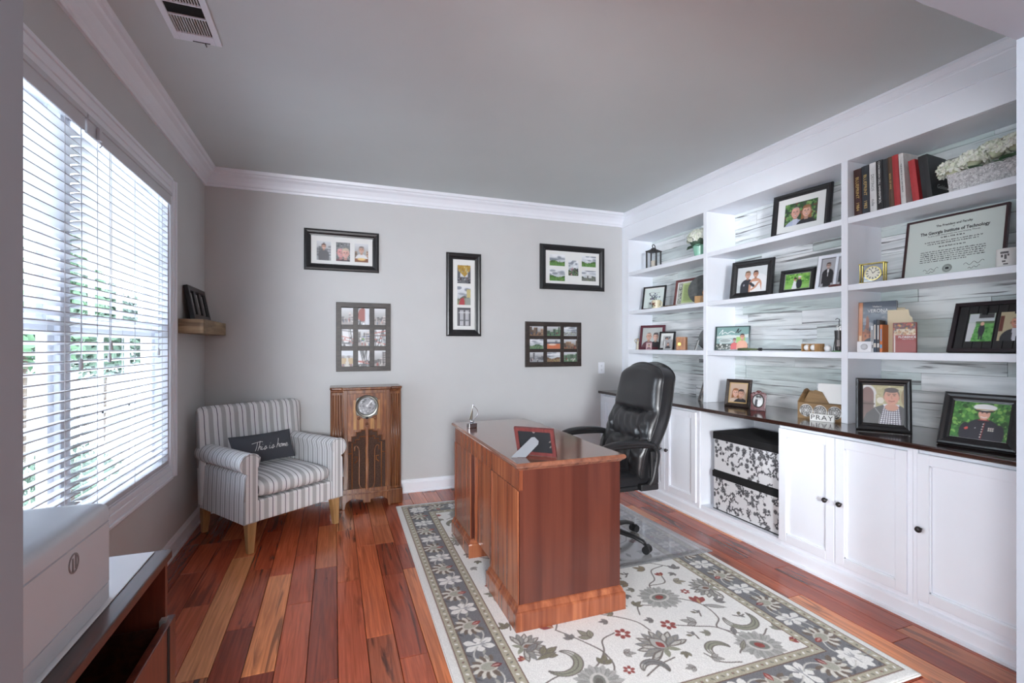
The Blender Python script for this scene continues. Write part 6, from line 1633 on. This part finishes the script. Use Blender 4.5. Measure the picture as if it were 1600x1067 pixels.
o = slab('travel_book', 'large Verona travel book with an arched bridge on its cover', 'book', (3.050, 1.936, ZS), face(16), .188, .305, .024, mat('book_navy', (60, 66, 80), .4), c, mat('orange_spine', (190, 116, 66), .5), tilt=R(-3))
text_mesh('cover_lettering', 'VERONA', .029, M['whiteink'], o, (.004, -.0012, .248), sx=.9); text_mesh('cover_lettering', 'Visitare', .015, M['whiteink'], o, (.0, -.0012, .275))
for k, (c_, dy, h_, w_, nm) in enumerate((((206, 208, 210), 0, .155, .013, 'white slim guidebook in front of the Verona book'), ((52, 62, 78), -.016, .190, .015, 'dark blue slim guidebook beside the white one'), ((60, 60, 66), -.034, .186, .014, 'black slim guidebook beside the orange one'), ((206, 116, 58), -.050, .160, .013, 'orange slim guidebook beside the folders'))):
    o = thing('guidebook', nm, 'book', (2.968, 1.908+dy, ZS), face(8), 'slim guidebooks on the lower shelf')
    build('cover', MB().box(-w_/2, 0, 0, w_/2, .0015, h_).box(-w_/2, .0015, 0, -w_/2+.0015, .068, h_).box(w_/2-.0015, .0015, 0, w_/2, .068, h_), mat('guide_cover', c_, .45), o)
    build('pages', MB().box(-w_/2+.0016, .002, .002, w_/2-.0016, .066, h_-.002), M['paper'], o)
    build('spine_mark', MB().box(-w_/2+.002, -.0006, h_*.15, w_/2-.002, 0, h_*.28).box(-w_/2+.004, -.0006, h_*.4, w_/2-.004, 0, h_*.85), mat('spine_ink', tuple(int(255-v*.75) for v in c_), .6), o)
M['manila'] = mat('manila_card', (222, 208, 178), .7)
for k, (x, y, w_, h_, lb) in enumerate(((3.112, 1.846, .085, .262, 'tall manila folder standing behind the other folder'), (3.055, 1.812, .115, .246, 'manila folder with a cut tab between the guidebooks and Florence book'))):
    o = thing('manila_folder', lb, 'folder', (x, y, ZS), face(16), 'manila folders')
    build('leaf', MB().prism([(-w_/2, 0), (w_/2, 0), (w_/2, h_*.80), (w_/2-.012, h_*.86), (w_/2-.018, h_), (-w_/2, h_)], 0, .0012, 'y'), M['manila'], o)
    build('leaf', MB().prism([(-w_/2, 0), (w_/2+.004, 0), (w_/2+.004, h_*.74), (-w_/2, h_*.97)], .004, .0052, 'y'), M['manila'], o)
c = canv(.100, .165, .0028, (150, 58, 50)); random.seed(61); c.rect(0, .098, .1, .132, (216, 200, 172)); c.speck(0, .10, .1, .13, 40, .005, [(176, 130, 90), (110, 90, 80), (190, 170, 140)]); c.rect(0, .132, .1, .165, (96, 56, 50)); c.speck(0, .133, .1, .165, 40, .006, [(60, 40, 44), (176, 70, 50), (206, 150, 70), (120, 90, 100)]); c.rect(0, 0, .008, .098, (214, 206, 200))
o = slab('travel_book', 'red Florence guide standing in front of the folders', 'book', (3.0, 1.755, ZS), face(14), .104, .168, .016, mat('book_brick', (140, 52, 46), .45), c, mat('brick_spine', (150, 70, 60), .5))
text_mesh('cover_lettering', 'FLORENCE', .0165, M['whiteink'], o, (.012, -.0012, .086), bold=.0004); text_mesh('cover_lettering', 'GUIDE TO THE CITY', .006, M['whiteink'], o, (.016, -.0012, .074))
th = thing('white_dial_timer', 'small white square timer with a round dial', 'timer', (2.962, 1.945, ZS), face(16))
build('case', MB().box(-.037, -.010, 0, .037, .012, .064), mat('white_plastic', (228, 228, 232), .35), th, bevel=.004)
build('dial', MB().lathe([(.0005, -.017), (.012, -.017), (.016, -.0145), (.0185, -.0105)], 24, (0, 0, .032), axis='y'), mat('grey_dial', (196, 196, 200), .3), th, smooth='a')
# large black clip frame with two photos
bf = thing('clip_frame', 'wide black slatted frame with two clipped photos at the shelf end', 'picture frame', (3.06, 1.345, ZS), face(0), FG, R(-18))
w, h = .475, .272
build('frame', ringframe(w, h, FLAT(.020, .020)), mat('black_plum_frame', (40, 32, 36), .35), bf)
M['beadboard'] = mat('black_beadboard', (38, 37, 38), .5, noise=.3, nscale=25)
for k in range(11):
    x = -w/2+.020+k*(w-.04)/11; build('board_slat', MB().box(x+.0008, -.008, .015, x+(w-.04)/11-.0008, -.003, h-.015), M['beadboard'], bf, bevel=.0012, seg=1)
build('backing', MB().box(-w/2+.012, -.003, .012, w/2-.012, -.001, h-.012), M['dark'], bf)
c = canv(.105, .150, .0028, (104, 168, 90)); random.seed(71); c.rect(0, .10, .105, .15, (196, 202, 206)); c.poly([(0, 0), (.02, 0), (.035, .10), (0, .10)], (206, 208, 210)); c.speck(.03, 0, .105, .1, 60, .006, [(84, 150, 76), (120, 184, 104), (70, 130, 64)]); c.rect(.04, .125, .10, .150, (70, 70, 72)); c.rect(.03, .096, .105, .108, (90, 110, 80)); c.ell(.058, .060, .013, .032, (52, 52, 60)); c.ell(.058, .094, .008, .010, skin1); c.rect(.050, .01, .056, .04, (50, 50, 58)); c.rect(.060, .01, .066, .04, (50, 50, 58))
paint('photograph', c, bf, None, (-.117, -.0095, .060))
c = canv(.105, .150, .0028, (196, 184, 150)); person(c, .062, .070, .052, skin=(210, 150, 126), hair=(120, 112, 106), top=(52, 52, 56), shirt=(214, 214, 220), bald=True); c.rect(0, .05, .016, .13, (110, 60, 52))
paint('photograph', c, bf, None, (.008, -.0095, .062))
for x in (-.108, .018): build('clip', MB().box(x-.010, -.016, .200, x+.010, -.008, .232).box(x-.006, -.018, .228, x+.006, -.010, .240), M['plastic'], bf, bevel=.002)
# ---- countertop, column 3
c = canv(.195, .215, .0024, (176, 168, 128)); random.seed(81); c.rect(0, 0, .055, .19, (104, 78, 74)); c.ell(.028, .165, .034, .045, (120, 88, 84)); c.line([(.062-.034*cos(t)-.034+.0, .165+.045*sin(t)) for t in np.linspace(0, 3.1, 14)], .006, (206, 206, 206)); c.rect(.056, .09, .064, .165, (206, 206, 206)); c.rect(0, .105, .06, .112, (70, 46, 44)); c.speck(.07, .10, .195, .215, 60, .008, [(186, 178, 138), (164, 156, 116), (196, 190, 156)]); c.ell(.085, .13, .016, .018, (214, 210, 196)); c.ell(.195, .15, .018, .05, (150, 130, 96))
person(c, .135, .108, .088, skin=(208, 152, 130), hair=(84, 74, 72), top=(58, 60, 64))
c.poly([(.100, .112), (.170, .112), (.178, .0), (.080, .0)], (226, 226, 232))
for k in range(9): c.line([(.080+k*.012, 0), (.100+k*.0085, .10)], .0016, (58, 50, 70)); 
for k in range(9): c.line([(.078, .006+k*.011), (.180, .006+k*.011)], .0016, (58, 50, 70))
c.poly([(.0, 0), (.078, 0), (.100, .108), (.06, .09), (.02, .05)], (62, 64, 68)); c.poly([(.178, 0), (.195, 0), (.195, .09), (.168, .108)], (62, 64, 68)); c.line([(.062, .085), (.085, .05), (.078, 0)], .0018, (150, 150, 152))
c.ell(.135, .094, .030, .020, (200, 146, 124)); person(c, .135, .108, .088, skin=(208, 152, 130), hair=(84, 74, 72), top=(226, 226, 232)) if False else None
hs = .088; x_, y_ = .135, .112
c.ell(x_, y_+.46*hs, .37*hs, .50*hs, (208, 152, 130)); c.ell(x_, y_+.88*hs, .35*hs, .16*hs, (84, 74, 72))
for q in (-1, 1): c.ell(x_+q*.14*hs, y_+.54*hs, .05*hs, .022*hs, (60, 46, 44)); c.line([(x_+q*.06*hs, y_+.63*hs), (x_+q*.22*hs, y_+.64*hs)], .0018, (96, 78, 70)); c.ell(x_+q*.20*hs, y_+.34*hs, .08*hs, .07*hs, (220, 140, 122), op=.5)
c.line([(x_-.14*hs, y_+.20*hs), (x_, y_+.16*hs), (x_+.14*hs, y_+.20*hs)], .0022, (150, 84, 76)); c.line([(x_, y_+.5*hs), (x_+.02*hs, y_+.34*hs)], .0022, (186, 128, 108)); c.ell(x_-.10*hs, y_+.08*hs, .08*hs, .03*hs, (190, 132, 112), op=.6)
picture('portrait_frame', 'black square frame with a smiling man in a checked shirt', (2.885, 1.795, ZK), face(34), .250, .292, .034, .022, M['black'], [(c, 0, .039)], None, R(-8), FG, True)
c = canv(.215, .175, .0024, (70, 120, 60)); random.seed(91)
c.speck(0, 0, .215, .175, 420, .008, [(60, 110, 52), (90, 150, 70), (46, 84, 42), (130, 180, 90), (70, 130, 62)])
x_, y_, hs = .120, .098, .058
c.ell(x_, .040, .062, .058, (50, 48, 56)); c.rect(x_-.066, 0, x_+.062, .045, (50, 48, 56)); c.ell(x_-.062, .03, .020, .045, (46, 44, 52)); c.ell(x_+.058, .03, .018, .045, (46, 44, 52))
c.rect(x_-.012, y_-.015, x_+.012, y_+.01, (196, 130, 110)); c.rect(x_-.020, y_-.018, x_+.020, y_-.006, (46, 44, 52)); c.line([(x_-.018, y_-.006), (x_+.018, y_-.006)], .0016, (176, 60, 60))
c.ell(x_, y_+.42*hs, .36*hs, .48*hs, (222, 170, 150)); c.line([(x_-.010, y_+.010), (x_, y_+.006), (x_+.010, y_+.010)], .0018, (236, 230, 226)); c.ell(x_-.008, y_+.5*hs, .003, .0018, (60, 46, 42)); c.ell(x_+.008, y_+.5*hs, .003, .0018, (60, 46, 42))
c.ell(x_, y_+.70*hs, .034, .009, (40, 36, 40)); c.ell(x_, y_+.95*hs, .042, .016, (232, 232, 232)); c.rect(x_-.030, y_+.72*hs, x_+.030, y_+.92*hs, (232, 232, 232)); c.line([(x_-.029, y_+.76*hs), (x_+.029, y_+.76*hs)], .0014, (170, 130, 60))
for k in range(6): c.ell(x_+.002-k*.0012, .074-k*.0125, .0028, .0028, (236, 232, 220))
c.line([(x_+.006, .08), (x_-.002, 0)], .0012, (170, 60, 58))
for k in range(3): c.rect(x_+.020+k*.007, .050, x_+.025+k*.007, .060, (214, 200, 190)); c.ell(x_+.0225+k*.007, .046, .003, .003, (226, 222, 206))
c.poly([(x_-.066, .048), (x_-.052, .056), (x_-.050, .044), (x_-.060, .040)], (200, 84, 76)); c.ell(x_-.025, .052, .002, .002, (226, 226, 226))
picture('portrait_frame', 'black frame with a uniformed person in a white cap before greenery', (2.78, 1.330, ZK), face(6), .285, .262, .042, .026, M['black'], [(c, 0, .044)], M['silver'], R(-20), FG, True)
